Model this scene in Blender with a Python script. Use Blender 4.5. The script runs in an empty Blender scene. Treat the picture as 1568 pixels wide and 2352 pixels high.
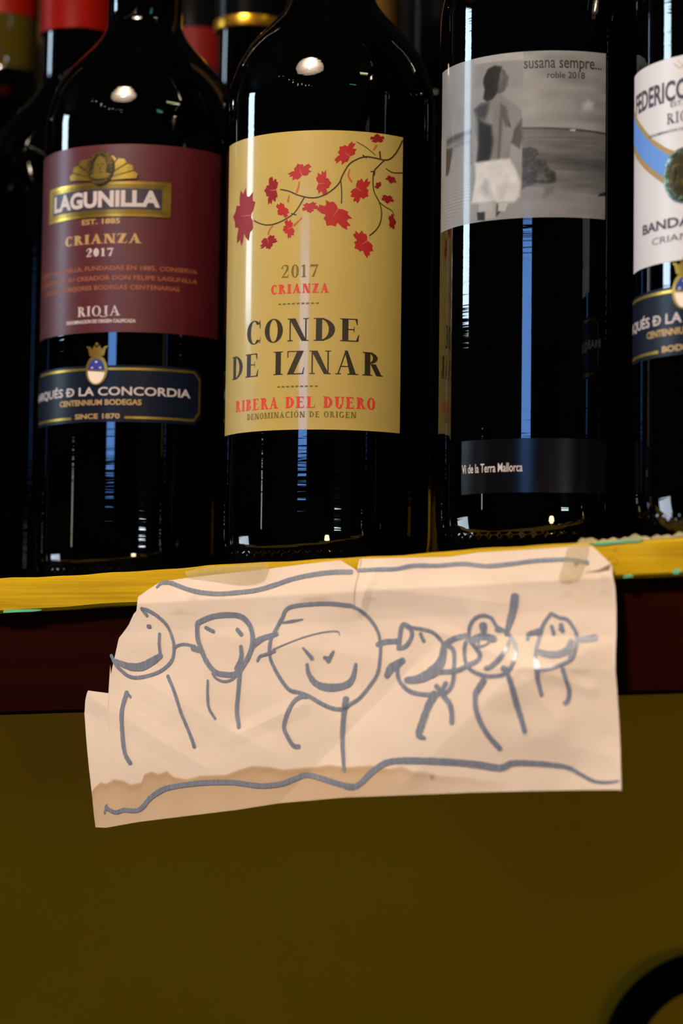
import bpy, bmesh, math, random
import numpy as np
from mathutils import Vector, Matrix
random.seed(7)
rng = np.random.default_rng(7)
sc = bpy.context.scene
COL = sc.collection
EYE = 1.30                      # eye height above the floor, metres

# ---------------------------------------------------------------- camera
psi, pit, rol = math.radians(27), math.atan(384/5500.), .013
F0 = Vector((-math.sin(psi), math.cos(psi), 0)); R0 = Vector((math.cos(psi), math.sin(psi), 0)); ZZ = Vector((0, 0, 1))
Fw = F0*math.cos(pit) + ZZ*math.sin(pit); U0 = -F0*math.sin(pit) + ZZ*math.cos(pit)
Xr = R0*math.cos(rol) + U0*math.sin(rol); Up = U0*math.cos(rol) - R0*math.sin(rol)
cam = bpy.data.cameras.new('camera'); cam_o = bpy.data.objects.new('camera', cam); COL.objects.link(cam_o)
M = Matrix((Xr, Up, -Fw)).transposed().to_4x4(); M.translation = Vector((0, 0, EYE)); cam_o.matrix_world = M
cam.sensor_fit = 'VERTICAL'; cam.sensor_height = 36; cam.sensor_width = 24; cam.lens = 5500/2352*36
cam.clip_start = .05
cam.dof.use_dof = True; cam.dof.focus_distance = .82; cam.dof.aperture_fstop = 9.0
sc.camera = cam_o

# ---------------------------------------------------------------- world, exposure
w = bpy.data.worlds.new('world'); sc.world = w; w.use_nodes = True
w.node_tree.nodes['Background'].inputs[0].default_value = (.02, .016, .012, 1)
w.node_tree.nodes['Background'].inputs[1].default_value = .3
sc.view_settings.view_transform = 'Standard'; sc.view_settings.look = 'None'
sc.view_settings.exposure = 0.0; sc.view_settings.gamma = 1.0
sc.view_settings.use_curve_mapping = False
PENDANT_W = 28.5; WINDOW_A = 20.0; WINDOW_B = 11.0; FILL_GLOBE = 37.0

# ---------------------------------------------------------------- helpers
def srgb(r, g, b):
    return tuple(((c/255)/12.92 if c/255 <= .04045 else ((c/255+.055)/1.055)**2.4) for c in (r, g, b)) + (1,)
def mat(name, col, rough=.5, metal=0, spec=.5, coat=0, coat_rough=.05, noise=None, bump=None, emit=None, attr=None, ior=1.5):
    m = bpy.data.materials.new(name); m.use_nodes = True; nt = m.node_tree; b = nt.nodes['Principled BSDF']
    b.inputs['Base Color'].default_value = col; b.inputs['Roughness'].default_value = rough
    b.inputs['Metallic'].default_value = metal; b.inputs['Specular IOR Level'].default_value = spec; b.inputs['IOR'].default_value = ior
    b.inputs['Coat Weight'].default_value = coat; b.inputs['Coat Roughness'].default_value = coat_rough
    tc = nt.nodes.new('ShaderNodeTexCoord')
    def tex(scale, detail=4):
        mp = nt.nodes.new('ShaderNodeMapping'); mp.inputs['Scale'].default_value = scale
        nt.links.new(tc.outputs['Object'], mp.inputs[0])
        n = nt.nodes.new('ShaderNodeTexNoise'); n.inputs['Scale'].default_value = 1; n.inputs['Detail'].default_value = detail
        nt.links.new(mp.outputs[0], n.inputs['Vector']); return n
    src = None
    if attr:
        a = nt.nodes.new('ShaderNodeAttribute'); a.attribute_name = attr; src = a.outputs['Color']
        nt.links.new(src, b.inputs['Base Color'])
    if noise:                                                   # (scale, second colour, low, high)
        n = tex(noise[0]); r = nt.nodes.new('ShaderNodeMapRange')
        r.inputs['From Min'].default_value = noise[2]; r.inputs['From Max'].default_value = noise[3]
        nt.links.new(n.outputs['Fac'], r.inputs['Value'])
        mx = nt.nodes.new('ShaderNodeMix'); mx.data_type = 'RGBA'
        nt.links.new(r.outputs[0], mx.inputs['Factor'])
        mx.inputs['A'].default_value = col; mx.inputs['B'].default_value = noise[1]
        if src: nt.links.new(src, mx.inputs['A'])
        nt.links.new(mx.outputs['Result'], b.inputs['Base Color'])
    if bump:                                                    # (scale, strength, distance)
        n = tex(bump[0], 2); bp = nt.nodes.new('ShaderNodeBump'); bp.inputs['Strength'].default_value = bump[1]
        bp.inputs['Distance'].default_value = bump[2]
        nt.links.new(n.outputs['Fac'], bp.inputs['Height']); nt.links.new(bp.outputs[0], b.inputs['Normal'])
    if emit:
        b.inputs['Emission Color'].default_value = emit[0]; b.inputs['Emission Strength'].default_value = emit[1]
    return m
def link(name, me, m=None, parent=None, smooth=False):
    o = bpy.data.objects.new(name, me); COL.objects.link(o)
    if m:
        me.materials.clear(); me.materials.append(m)
    if smooth: me.set_sharp_from_angle(angle=math.radians(45))
    if parent: o.parent = parent
    return o
def from_bm(name, bm, m, parent=None, smooth=False):
    me = bpy.data.meshes.new(name); bm.to_mesh(me); bm.free(); return link(name, me, m, parent, smooth)
def pydata(name, v, f, m, parent=None, smooth=False):
    me = bpy.data.meshes.new(name); me.from_pydata([tuple(p) for p in v], [], f); me.update(); return link(name, me, m, parent, smooth)
def thing(name, label, cat, loc=(0, 0, 0), group=None):
    o = bpy.data.objects.new(name, None); o.empty_display_size = .02; COL.objects.link(o); o.location = loc
    o['label'] = label; o['category'] = cat
    if group: o['group'] = group
    return o
def struct(o): o['kind'] = 'structure'; return o
def box(bm, lo, hi, skew=0, x0=0):
    """axis box; skew raises it along x by skew per metre from x0"""
    vs = []
    for x in (lo[0], hi[0]):
        for y in (lo[1], hi[1]):
            for z in (lo[2], hi[2]): vs.append(bm.verts.new((x, y, z+skew*(x-x0))))
    for q in ((0, 1, 3, 2), (4, 6, 7, 5), (0, 4, 5, 1), (2, 3, 7, 6), (0, 2, 6, 4), (1, 5, 7, 3)): bm.faces.new([vs[i] for i in q])
    return vs
def boxo(name, lo, hi, m, parent=None, bevel=0, **k):
    bm = bmesh.new(); box(bm, lo, hi, **k)
    if bevel: bmesh.ops.bevel(bm, geom=bm.edges[:], offset=bevel, segments=2, affect='EDGES')
    bmesh.ops.recalc_face_normals(bm, faces=bm.faces[:])
    return from_bm(name, bm, m, parent)
def lathe(prof, seg=96, cap=True):
    bm = bmesh.new(); rings = []
    for r, z in prof:
        if r < 1e-6: rings.append([bm.verts.new((0, 0, z))])
        else: rings.append([bm.verts.new((r*math.cos(2*math.pi*i/seg), r*math.sin(2*math.pi*i/seg), z)) for i in range(seg)])
    for a, b in zip(rings, rings[1:]):
        for i in range(seg):
            j = (i+1) % seg
            if len(a) == 1 and len(b) == 1: continue
            if len(a) == 1: bm.faces.new((a[0], b[j], b[i]))
            elif len(b) == 1: bm.faces.new((a[i], a[j], b[0]))
            else: bm.faces.new((a[i], a[j], b[j], b[i]))
    bmesh.ops.recalc_face_normals(bm, faces=bm.faces[:])
    return bm
def tube(pts, r, seg=10, closed=False):
    bm = bmesh.new(); n = len(pts); pts = [Vector(p) for p in pts]; rings = []
    for i, p in enumerate(pts):
        t = (pts[(i+1) % n]-pts[i-1]) if closed else (pts[min(i+1, n-1)]-pts[max(i-1, 0)])
        t.normalize(); a = t.orthogonal() if i == 0 else (a - t*a.dot(t)); a.normalize(); b = t.cross(a)
        rings.append([bm.verts.new(p + (a*math.cos(2*math.pi*k/seg)+b*math.sin(2*math.pi*k/seg))*r) for k in range(seg)])
    for i in range(n if closed else n-1):
        A, B = rings[i], rings[(i+1) % n]
        for k in range(seg): bm.faces.new((A[k], A[(k+1) % seg], B[(k+1) % seg], B[k]))
    if not closed: bm.faces.new(rings[0][::-1]); bm.faces.new(rings[-1])
    bmesh.ops.recalc_face_normals(bm, faces=bm.faces[:]); return bm
def catmull(pts, n=8):
    P = [np.array(p, float) for p in pts]
    if len(P) < 3:
        return [P[0]+(P[-1]-P[0])*t for t in np.linspace(0, 1, n+1)]
    out = []; Q = [2*P[0]-P[1]] + P + [2*P[-1]-P[-2]]
    for i in range(1, len(Q)-2):
        a, b, c, d = Q[i-1:i+3]
        for t in np.arange(n)/n:
            out.append(.5*((2*b)+(c-a)*t+(2*a-5*b+4*c-d)*t*t+(3*b-a-3*c+d)*t**3))
    out.append(P[-1]); return out
def ribbon(pts, ws, n=8, jitter=0):
    """flat stroke polygon (list of quads in 2-D) along smoothed pts with widths ws"""
    c = catmull(pts, n); m = len(c); w = np.interp(np.linspace(0, 1, m), np.linspace(0, 1, len(ws)), ws) if len(ws) > 1 else np.full(m, ws[0])
    V = []
    for i, p in enumerate(c):
        t = c[min(i+1, m-1)]-c[max(i-1, 0)]; L = np.hypot(*t) or 1; nrm = np.array((-t[1], t[0]))/L
        h = w[i]/2*(1+jitter*rng.uniform(-1, 1)); V += [p-nrm*h, p-nrm*h*.3, p+nrm*h*.3, p+nrm*h]
    q = []
    for i in range(m-1):
        for k in range(3): a = i*4+k; q.append([V[a], V[a+4], V[a+5], V[a+1]])
    for e, s in ((0, 1), (m-1, -1)):                           # rounded ends
        t = c[1]-c[0] if e == 0 else c[-2]-c[-1]; t = t/(np.hypot(*t) or 1); p = c[e]; h = w[e]/2; nrm = np.array((-t[1], t[0]))
        q.append([p+nrm*h*math.cos(a)-t*h*math.sin(a)*.8 for a in np.linspace(0, math.pi, 7)])
    return q

# ---------------------------------------------------------------- lettering
def sans(text, x0, x1, y0, y1, bold=0.0):
    """polygons of the built-in sans face fitted into a box (mm)"""
    cu = bpy.data.curves.new('t', 'FONT'); cu.body = text; cu.resolution_u = 3; cu.offset = bold
    o = bpy.data.objects.new('t', cu); COL.objects.link(o)
    me = bpy.data.meshes.new_from_object(o.evaluated_get(bpy.context.evaluated_depsgraph_get()))
    v = np.array([(p.co.x, p.co.y) for p in me.vertices]); f = [list(p.vertices) for p in me.polygons]
    bpy.data.objects.remove(o); bpy.data.curves.remove(cu); bpy.data.meshes.remove(me)
    lo, hi = v.min(0), v.max(0); cap = .729 if text.upper() == text or any(c in text for c in 'lTdbM') else hi[1]
    v[:, 0] = x0+(v[:, 0]-lo[0])/(hi[0]-lo[0])*(x1-x0); v[:, 1] = y0+v[:, 1]/cap*(y1-y0)
    return [[v[i] for i in p] for p in f]
def serif_glyph(ch, W=.26, T=.05):
    """high-contrast roman letter: quads in an em box, cap height 1; returns polygons, advance"""
    out = []; S = .09
    def st(x, a=0., b=1., w=W, f=(1, 1)):                       # vertical stem with bracketless serifs
        out.append([(x, a), (x+w, a), (x+w, b), (x, b)])
        for k, y in ((0, a), (1, b-T)):
            if f[k]: out.append([(x-S, y), (x+w+S, y), (x+w+S, y+T), (x-S, y+T)])
    def hb(x0, x1, y, t=T): out.append([(x0, y), (x1, y), (x1, y+t), (x0, y+t)])
    def dg(x0, y0, x1, y1, w): out.append([(x0, y0), (x0+w, y0), (x1+w, y1), (x1, y1)])
    def bowl(cx, cy, rx, ry, a0, a1, w=W, n=20):
        for i in range(n):
            q = []
            for a, s in ((a0+(a1-a0)*i/n, 0), (a0+(a1-a0)*(i+1)/n, 0), (a0+(a1-a0)*(i+1)/n, 1), (a0+(a1-a0)*i/n, 1)):
                a = math.radians(a); q.append((cx+(rx-(w if s else 0))*math.cos(a), cy+(ry-(T if s else 0))*math.sin(a)))
            out.append(q)
    thin = T*1.3
    if ch in 'IÍ': st(S); adv = W+2*S
    elif ch in 'OÓ0Q': 
        rx = .3 if ch == '0' else .43; bowl(rx, .5, rx, .53, 0, 360, W*.95, 32); adv = 2*rx
        if ch == 'Ó': dg(rx-.02, 1.1, rx+.1, 1.3, .1)
        if ch == 'Q': dg(rx-.05, .12, rx+.3, -.18, .14)
    elif ch == 'C':
        bowl(.43, .5, .43, .53, 42, 318, W*.95, 26); out.append([(.70, 1.0), (.76, 1.0), (.78, .66), (.74, .66)]); out.append([(.72, .02), (.78, .30), (.80, .30), (.76, .02)]); adv = .8
    elif ch == 'G':
        bowl(.43, .5, .43, .53, 42, 318, W*.95, 26); st(.62, 0, .42, W*.9, (0, 1)); out.append([(.70, 1.0), (.76, 1.0), (.78, .66), (.74, .66)]); adv = .92
    elif ch == 'D': st(S); bowl(S+W*.6, .5, .62, .5, -90, 90, W, 22); adv = S+W*.6+.62
    elif ch in 'ELF':
        st(S); x = S+W
        if ch != 'F': hb(x, x+.42, 0); out.append([(x+.32, T), (x+.42, T), (x+.45, .3), (x+.42, .3)])
        if ch != 'L': hb(x, x+.38, 1-T); out.append([(x+.28, 1-T), (x+.38, 1-T), (x+.38, .72), (x+.355, .72)]); hb(x, x+.24, .5); hb(x+.22, x+.25, .40, .24)
        adv = x+.46
    elif ch == 'N': st(S, w=thin); st(S+.66, w=thin); out.append([(S-.02, 1), (S+W, 1), (S+.66+thin, 0), (S+.66-W*.55, 0)]); adv = S*2+.66+thin
    elif ch == 'M': st(S, w=thin); st(S+.8, w=W); out.append([(S, 1), (S+W, 1), (S+.5, 0), (S+.42, 0)]); out.append([(S+.42, 0), (S+.5, 0), (S+.84, 1), (S+.76, 1)]); adv = S*2+.8+W
    elif ch == 'A':
        dg(.06, 0, .40, 1.02, thin); out.append([(.36, 1.02), (.36+W*.55, 1.02), (.86, 0), (.86-W*1.05, 0)]); hb(.18, .66, .32); hb(-.02, .22, 0); hb(.50, .96, 0); adv = .94
    elif ch in 'ZT7':
        if ch == 'Z': out.append([(.0, 0), (W*1.1, 0), (.72, 1), (.72-W*1.1, 1)]); hb(0, .72, 0); hb(.02, .72, 1-T); out.append([(.0, 1), (.05, 1), (.05, .72), (.0, .72)]); out.append([(.70, 0), (.75, .3), (.72, .3), (.64, 0)]); adv = .76
        elif ch == 'T': st(.30); hb(0, .30*2+W, 1-T); out.append([(0, 1), (.06, 1), (.03, .72), (0, .72)]); out.append([(.54+W, 1), (.6+W, 1), (.6+W, .72), (.57+W, .72)]); adv = .6+W
        else: out.append([(.12, 0), (.12+W*.9, 0), (.58, .92), (.50, .92)]); hb(0, .6, 1-T*2.4, T*2.4); out.append([(0, 1), (.05, 1), (.03, .7), (0, .7)]); adv = .62
    elif ch in 'RBP':
        st(S); x = S+W*.6
        bowl(x, .75, .44, .25, -90, 90, W*.9, 16)
        if ch == 'R': out.append([(x+.10, .5), (x+.36, .5), (x+.62, .03), (x+.38, 0)]); hb(x+.42, x+.68, 0)
        if ch == 'B': bowl(x, .26, .50, .26, -90, 90, W*.9, 16)
        adv = x+(.62 if ch == 'R' else .52)
    elif ch == 'U': st(S, .3, 1, W, (0, 1)); st(S+.62, .3, 1, thin, (0, 1)); bowl(S+.34, .34, .34, .37, 180, 360, W*.8, 18); adv = S*2+.7
    elif ch == 'J': st(.24, .1, 1, W, (0, 1)); bowl(.12, .12, .12+W+.12, .26, 200, 350, W*.8, 12); adv = .3+W+.06
    elif ch == 'H': st(S); st(S+W+.34); hb(S+W, S+W+.34, .48); adv = 2*S+2*W+.34
    elif ch == '1': st(.18, 0, 1, W*.8, (1, 0)); out.append([(.02, .84), (.18, .84), (.18+W*.5, 1.0), (.15, .94)]); adv = .6
    elif ch in '2S6835':
        P = {'2': [(.05, .74), (.12, .93), (.30, 1.0), (.47, .92), (.5, .72), (.36, .45), (.14, .16), (.04, .03)],
             'S': [(.62, .8), (.52, .97), (.30, 1.0), (.10, .88), (.12, .66), (.36, .52), (.60, .36), (.62, .14), (.40, -.01), (.14, .03), (.04, .24)]}.get(ch, [(.5, .9), (.3, 1), (.08, .75), (.3, .5), (.5, .25), (.3, 0), (.06, .15)])
        out += ribbon(P, (.06, .14, W, W, .14, .06) if ch == 'S' else (.12, .06, W*.8, W*.9, .1, .06), 4)
        if ch == '2': out.append([(.02, 0), (.56, 0), (.6, .26), (.56, .26), (.5, .12), (.12, .12)])
        adv = .66
    elif ch == ' ': adv = .38
    else: adv = .3; out.append([(.1, .0), (.2, .0), (.2, .1), (.1, .1)])
    return out, adv
def serif(text, x0, x1, y0, y1, W=.26, T=.05, gap=.14):
    polys = []; x = 0
    for ch in text:
        g, adv = serif_glyph(ch, W, T); polys += [[(x+p[0], p[1]) for p in q] for q in g]; x += adv+gap
    x -= gap
    return [[np.array((x0+p[0]/x*(x1-x0), y0+p[1]*(y1-y0))) for p in q] for q in polys]
def ellipse(cx, cy, rx, ry, n=40, a0=0, a1=360):
    return [np.array((cx+rx*math.cos(math.radians(a0+(a1-a0)*i/n)), cy+ry*math.sin(math.radians(a0+(a1-a0)*i/n)))) for i in range(n)]
def wrap_polys(name, polys, r, m, parent, thick=.0, step=2.0):
    """2-D polygons (arc mm, height mm) laid round a bottle of radius r (mm) as printed ink or foil"""
    bm = bmesh.new()
    for q in polys:
        vs = [bm.verts.new((p[0], 0, p[1])) for p in q]
        try: bm.faces.new(vs)
        except ValueError: pass
    xs = [v.co.x for v in bm.verts]
    a = math.floor(min(xs)/step)*step
    while a < max(xs):
        if a > min(xs): bmesh.ops.bisect_plane(bm, geom=bm.verts[:]+bm.edges[:]+bm.faces[:], plane_co=(a, 0, 0), plane_no=(1, 0, 0))
        a += step
    bmesh.ops.triangulate(bm, faces=bm.faces[:])
    if thick:
        e = bmesh.ops.extrude_face_region(bm, geom=bm.faces[:])
        for v in e['geom']:
            if isinstance(v, bmesh.types.BMVert): v.co.y = thick
    for v in bm.verts:
        t = v.co.x/r; R = (r+v.co.y)/1000
        v.co = Vector((R*math.sin(t), -R*math.cos(t), v.co.z/1000))
    bmesh.ops.recalc_face_normals(bm, faces=bm.faces[:])
    for f in bm.faces:
        c = f.calc_center_median()
        if not thick and f.normal.x*c.x+f.normal.y*c.y < 0: f.normal_flip()
    return from_bm(name, bm, m, parent)
def wrap_sheet(name, s0, s1, h0, h1, r, m, parent, n=60, rows=2, colour=None, corner=0, outline=None):
    """a paper label: curved sheet with real thickness"""
    S = np.linspace(s0, s1, n+1); Hh = np.linspace(h0, h1, rows+1); V = []; cols = []
    for lay, rr in ((0, r), (1, r-.1)):
        for h in Hh:
            for s in S:
                hh = h
                if corner:
                    d = min(s-s0, s1-s)
                    if d < corner: hh = h0+(corner-d)*.8 + (h-h0)*((h1-h0)-2*(corner-d)*.8)/(h1-h0)
                t = s/r; V.append((rr/1000*math.sin(t), -rr/1000*math.cos(t), hh/1000))
    N = (n+1)*(rows+1); Fc = []
    for j in range(rows):
        for i in range(n):
            a = j*(n+1)+i; Fc.append((a, a+1, a+n+2, a+n+1)); b = a+N; Fc.append((b+n+1, b+n+2, b+1, b))
    for i in range(n):
        Fc.append((i+1, i, i+N, i+1+N)); a = rows*(n+1)+i; Fc.append((a, a+1, a+1+N, a+N))
    for j in range(rows):
        a = j*(n+1); Fc.append((a, a+n+1, a+n+1+N, a+N)); a += n; Fc.append((a+n+1, a, a+N, a+n+1+N))
    o = pydata(name, V, Fc, m, parent, False)
    if colour is not None:
        ca = o.data.color_attributes.new('paint', 'FLOAT_COLOR', 'POINT')
        g = np.array([(s, h) for h in Hh for s in S]); c = colour(g); c = np.concatenate([c, c]); ca.data.foreach_set('color', c.ravel())
    o.data.set_sharp_from_angle(angle=math.radians(40))
    return o
PENDANT_POS = (-.40, -.03, 2.08)
FILL_STAND = (.42, -.75, 1.0)  # stand of the added fill globe
TUBES = [('white tube lamp fixed along the front wall', (3.3, -4.42, EYE+.16), (4.4, -4.42, EYE+.16), .06, (.75, .9, 1, 1), 30),
         ('greenish tube lamp below the ceiling on the right', (1.1, -.1, 2.6), (1.5, .5, 2.6), .04, (.80, .85, .45, 1), 14),
         ('short teal tube lamp on the right', (1.0, -.6, 2.3), (1.3, -.5, 2.3), .04, (.12, .5, .45, 1), 6)]

# ---------------------------------------------------------------- measured outlines (mm: x along the shelf / arc round a bottle, height)
DRAW=[[[1.05],[[-422.1,22.7],[-418.9,21.8],[-415.3,19.7],[-412.1,16.7],[-409.9,11.9],[-409.6,8.3],[-410.5,5.3],[-413.6,2.6],[-417.7,0.8],[-423.3,-0.3],[-426.9,0.1],[-429.7,1.9],[-432.3,4.3],[-433.9,7.0]]],[[1.29,2.34,2.58,1.76],[[-432.3,5.2],[-426.9,3.4],[-422.0,3.4],[-417.8,5.3],[-414.7,7.1]]],[[1.05],[[-414.7,6.8],[-415.3,10.7],[-415.2,14.3]]],[[1.17],[[-419.8,16.8],[-418.8,16.7]]],[[0.94],[[-421.9,22.4],[-419.9,20.3]]],[[0.88],[[-409.9,9.7],[-406.1,10.9],[-401.4,10.2]]],[[1.76],[[-402.3,9.6],[-399.8,9.0]]],[[1.46],[[-427.5,-5.3],[-428.8,-10.5],[-428.8,-15.9],[-428.2,-21.3],[-427.0,-26.0],[-425.0,-28.7]]],[[0.82],[[-427.8,-5.2],[-425.9,-6.8]]],[[1.17],[[-411.8,0.3],[-408.5,-5.4],[-405.6,-12.4],[-402.0,-19.5],[-400.7,-22.7]]],[[1.58],[[-400.0,18.2],[-397.3,19.3],[-393.9,20.2],[-389.1,20.6],[-384.4,20.0],[-381.3,17.3],[-379.9,13.2],[-380.5,9.1],[-382.7,5.0],[-386.1,1.4],[-390.1,1.1],[-393.5,1.9],[-397.0,5.5],[-399.2,9.6],[-400.6,13.1],[-400.8,17.3],[-400.0,18.2]]],[[0.76],[[-385.4,1.1],[-387.4,-0.6],[-390.1,-1.2],[-392.8,-0.4],[-394.5,1.3]]],[[1.17,1.76],[[-384.3,10.3],[-384.1,6.7],[-385.7,2.9]]],[[1.11],[[-397.6,16.4],[-394.5,15.1]]],[[1.29],[[-385.8,15.8],[-384.1,14.1]]],[[0.82,1.05,0.82],[[-396.1,-1.0],[-396.0,-5.8],[-395.4,-9.9],[-392.9,-13.4]]],[[1.41],[[-384.4,2.6],[-384.9,-5.0],[-385.2,-10.9],[-384.1,-15.9]]],[[2.34,1.76,1.29],[[-379.8,10.9],[-376.2,12.9],[-370.9,14.4]]],[[0.88],[[-378.1,5.6],[-377.1,7.1],[-374.7,7.8],[-371.4,8.9]]],[[1.17],[[-345.6,-9.6],[-349.5,-9.4],[-354.1,-7.8],[-358.7,-5.5],[-362.6,-4.4],[-365.9,-3.6],[-369.3,-0.1],[-372.0,3.9],[-373.4,7.4],[-373.2,12.1],[-371.5,15.6],[-369.0,19.7],[-367.3,22.4],[-363.1,23.6],[-352.6,24.2],[-344.1,23.4]]],[[1.05],[[-344.1,23.4],[-344.8,23.7],[-340.9,22.1],[-337.6,19.2],[-334.9,15.7],[-333.6,11.6],[-333.5,6.4],[-334.4,1.8],[-337.3,-2.3],[-340.5,-5.9],[-343.7,-7.9],[-345.6,-9.6]]],[[0.47,0.82,0.29],[[-368.9,18.0],[-365.6,18.5],[-361.3,19.2]]],[[0.35],[[-372.1,9.4],[-365.5,11.8],[-359.0,13.9],[-352.4,15.2],[-348.9,15.2],[-348.2,14.0]]],[[0.7,1.41],[[-360.9,9.8],[-357.7,6.6]]],[[0.82,1.52],[[-350.1,8.8],[-352.0,5.8]]],[[1.17],[[-353.3,6.8],[-352.0,6.5]]],[[1.05,1.76,2.34,1.99,1.05],[[-359.5,4.6],[-358.8,1.4],[-355.8,-1.7],[-350.9,-2.7],[-345.7,-1.9],[-343.2,0.4],[-342.1,4.8]]],[[1.29],[[-359.3,-5.7],[-361.6,-5.8],[-364.2,-7.6],[-366.4,-11.7],[-367.4,-15.8],[-365.7,-19.2],[-363.7,-21.5],[-361.7,-21.7]]],[[1.99,1.52,1.05],[[-345.3,-6.2],[-345.9,-11.9],[-346.1,-18.8],[-345.4,-24.5],[-344.7,-29.0]]],[[1.52],[[-334.6,11.1],[-331.7,12.0],[-327.3,12.2]]],[[1.76,2.58,1.76],[[-331.0,1.2],[-329.3,3.8],[-325.2,6.2]]],[[1.41],[[-327.0,9.9],[-326.7,13.4],[-326.3,16.3],[-325.4,17.5],[-323.4,16.6]]],[[1.05],[[-323.4,16.6],[-318.9,16.0],[-315.1,14.9],[-312.2,12.3],[-311.3,10.0]]],[[1.29],[[-323.1,16.3],[-322.5,14.0],[-324.3,10.8],[-327.0,9.9]]],[[1.29],[[-325.2,6.5],[-327.1,4.1],[-326.8,0.7],[-325.1,-1.6],[-321.9,-3.6],[-317.4,-4.4],[-312.4,-4.2],[-309.2,-3.6],[-307.5,-1.4],[-307.1,2.1],[-307.3,6.6],[-308.1,9.7],[-310.7,11.2]]],[[1.76,2.58,3.51,2.93,1.52],[[-323.8,0.0],[-320.0,0.3],[-316.2,1.7],[-313.1,4.0],[-311.6,7.1],[-311.4,11.1]]],[[1.17],[[-319.5,14.6],[-318.4,12.3]]],[[1.41],[[-311.8,2.6],[-306.2,3.1],[-302.5,4.7],[-299.1,6.4],[-298.6,8.4],[-300.7,10.9],[-302.9,13.5]]],[[1.52],[[-310.7,11.6],[-307.5,13.2],[-303.8,14.0]]],[[1.52],[[-313.0,-1.7],[-311.1,-3.1],[-309.6,-0.8]]],[[2.58,2.11,2.34,0.94],[[-313.3,-4.3],[-315.5,-8.3],[-317.3,-13.5],[-318.2,-17.0],[-316.1,-18.0]]],[[1.58],[[-310.2,-4.8],[-308.0,-7.1],[-307.0,-9.9],[-306.8,-13.0]]],[[1.05],[[-302.9,13.5],[-302.6,16.9],[-300.7,19.4],[-298.0,20.3],[-295.2,19.4],[-293.4,16.9],[-290.2,15.3]]],[[1.17],[[-289.6,14.6],[-287.1,11.8],[-286.2,7.9],[-287.1,4.5],[-289.5,2.2],[-293.8,1.5],[-297.5,1.9],[-301.2,3.4],[-303.4,6.1],[-304.1,10.0],[-303.0,13.8]]],[[2.58,1.52],[[-297.9,17.2],[-297.7,14.1]]],[[1.99],[[-301.8,12.6],[-298.2,13.8],[-294.0,13.0]]],[[0.7],[[-299.3,12.5],[-299.0,10.9],[-296.9,11.1],[-295.4,12.4]]],[[1.05,1.64,1.29],[[-289.1,12.4],[-289.7,9.8],[-291.4,7.0],[-294.1,4.6],[-296.1,3.9]]],[[2.46,2.23,1.29],[[-287.4,26.2],[-288.1,22.0],[-289.3,18.0],[-290.1,14.4]]],[[1.76],[[-290.0,4.0],[-288.3,3.4]]],[[1.64],[[-293.4,16.1],[-292.1,15.9]]],[[1.99],[[-296.5,0.2],[-298.8,-3.2]]],[[1.52],[[-299.3,-3.5],[-298.9,-8.1],[-297.3,-12.5],[-294.5,-17.0],[-291.1,-20.6]]],[[1.52,1.87,1.41],[[-288.3,2.3],[-286.7,-1.7],[-285.4,-7.3],[-283.9,-11.7],[-282.8,-15.3]]],[[1.05],[[-275.7,20.9],[-278.1,17.5],[-279.2,13.6],[-279.8,9.6],[-279.5,6.3],[-278.3,3.8],[-273.7,4.4],[-268.1,6.9],[-266.9,10.3],[-266.9,14.2],[-268.3,16.9],[-270.3,19.1],[-272.7,19.6],[-275.7,20.9]]],[[1.41,1.99,2.11,1.76],[[-279.2,9.3],[-276.2,8.5],[-272.6,8.4],[-269.6,9.7],[-268.5,12.5]]],[[1.17],[[-275.3,17.0],[-274.5,14.7]]],[[1.41],[[-272.2,17.5],[-271.5,15.5]]],[[0.82],[[-272.7,16.1],[-271.7,15.5]]],[[1.99,1.41],[[-278.9,15.5],[-282.3,14.8]]],[[1.17],[[-283.0,14.7],[-283.0,12.9]]],[[1.41,1.99],[[-266.3,12.9],[-263.7,13.2],[-260.8,13.6]]],[[1.52,1.17],[[-278.7,6.0],[-278.5,1.2],[-277.9,-1.6],[-277.3,-4.1]]],[[1.29],[[-270.6,4.1],[-269.5,0.2],[-268.8,-2.5],[-269.2,-5.3],[-270.1,-6.5]]],[[0.82],[[-268.1,10.3],[-268.7,6.9]]],[[0.82,1.29],[[-416.8,29.8],[-414.9,31.3],[-410.7,31.2]]],[[1.29,1.41],[[-411.4,31.2],[-405.1,29.2],[-399.5,28.0],[-392.7,27.5],[-385.9,27.9],[-379.1,28.6],[-372.5,30.2],[-365.8,32.2],[-358.0,33.6],[-350.8,34.3],[-344.3,34.3]]],[[1.17],[[-342.0,34.8],[-335.2,35.0],[-328.7,35.1],[-322.3,36.1],[-314.1,36.0],[-305.3,36.5],[-297.2,35.7],[-289.2,36.3],[-281.8,37.1],[-275.8,37.4],[-269.8,37.4],[-263.8,36.4]]],[[1.05,1.41,1.52,1.52,1.52,1.76,1.99,1.29,0.59],[[-434.4,-43.5],[-432.9,-44.5],[-430.4,-45.2],[-427.3,-44.3],[-423.1,-44.4],[-420.3,-43.1],[-417.5,-40.1],[-412.7,-37.2],[-407.9,-35.9],[-398.3,-34.5],[-387.4,-33.9],[-382.0,-34.2],[-375.3,-34.7],[-368.1,-33.8],[-363.5,-32.2],[-358.9,-30.7],[-353.0,-31.6],[-346.6,-33.1],[-340.9,-33.9],[-344.0,-33.9],[-340.7,-33.8],[-338.2,-32.4],[-334.3,-28.8],[-329.9,-26.1],[-324.8,-25.2],[-315.3,-25.0],[-305.9,-25.2],[-298.4,-25.7],[-291.1,-26.5],[-287.4,-25.0],[-281.4,-24.8],[-274.1,-25.2],[-269.3,-25.9],[-265.2,-27.9],[-261.0,-29.7],[-256.3,-29.9],[-252.8,-29.3]]],[[0.7],[[-434.2,-42.9],[-434.9,-45.6]]]]
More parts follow.
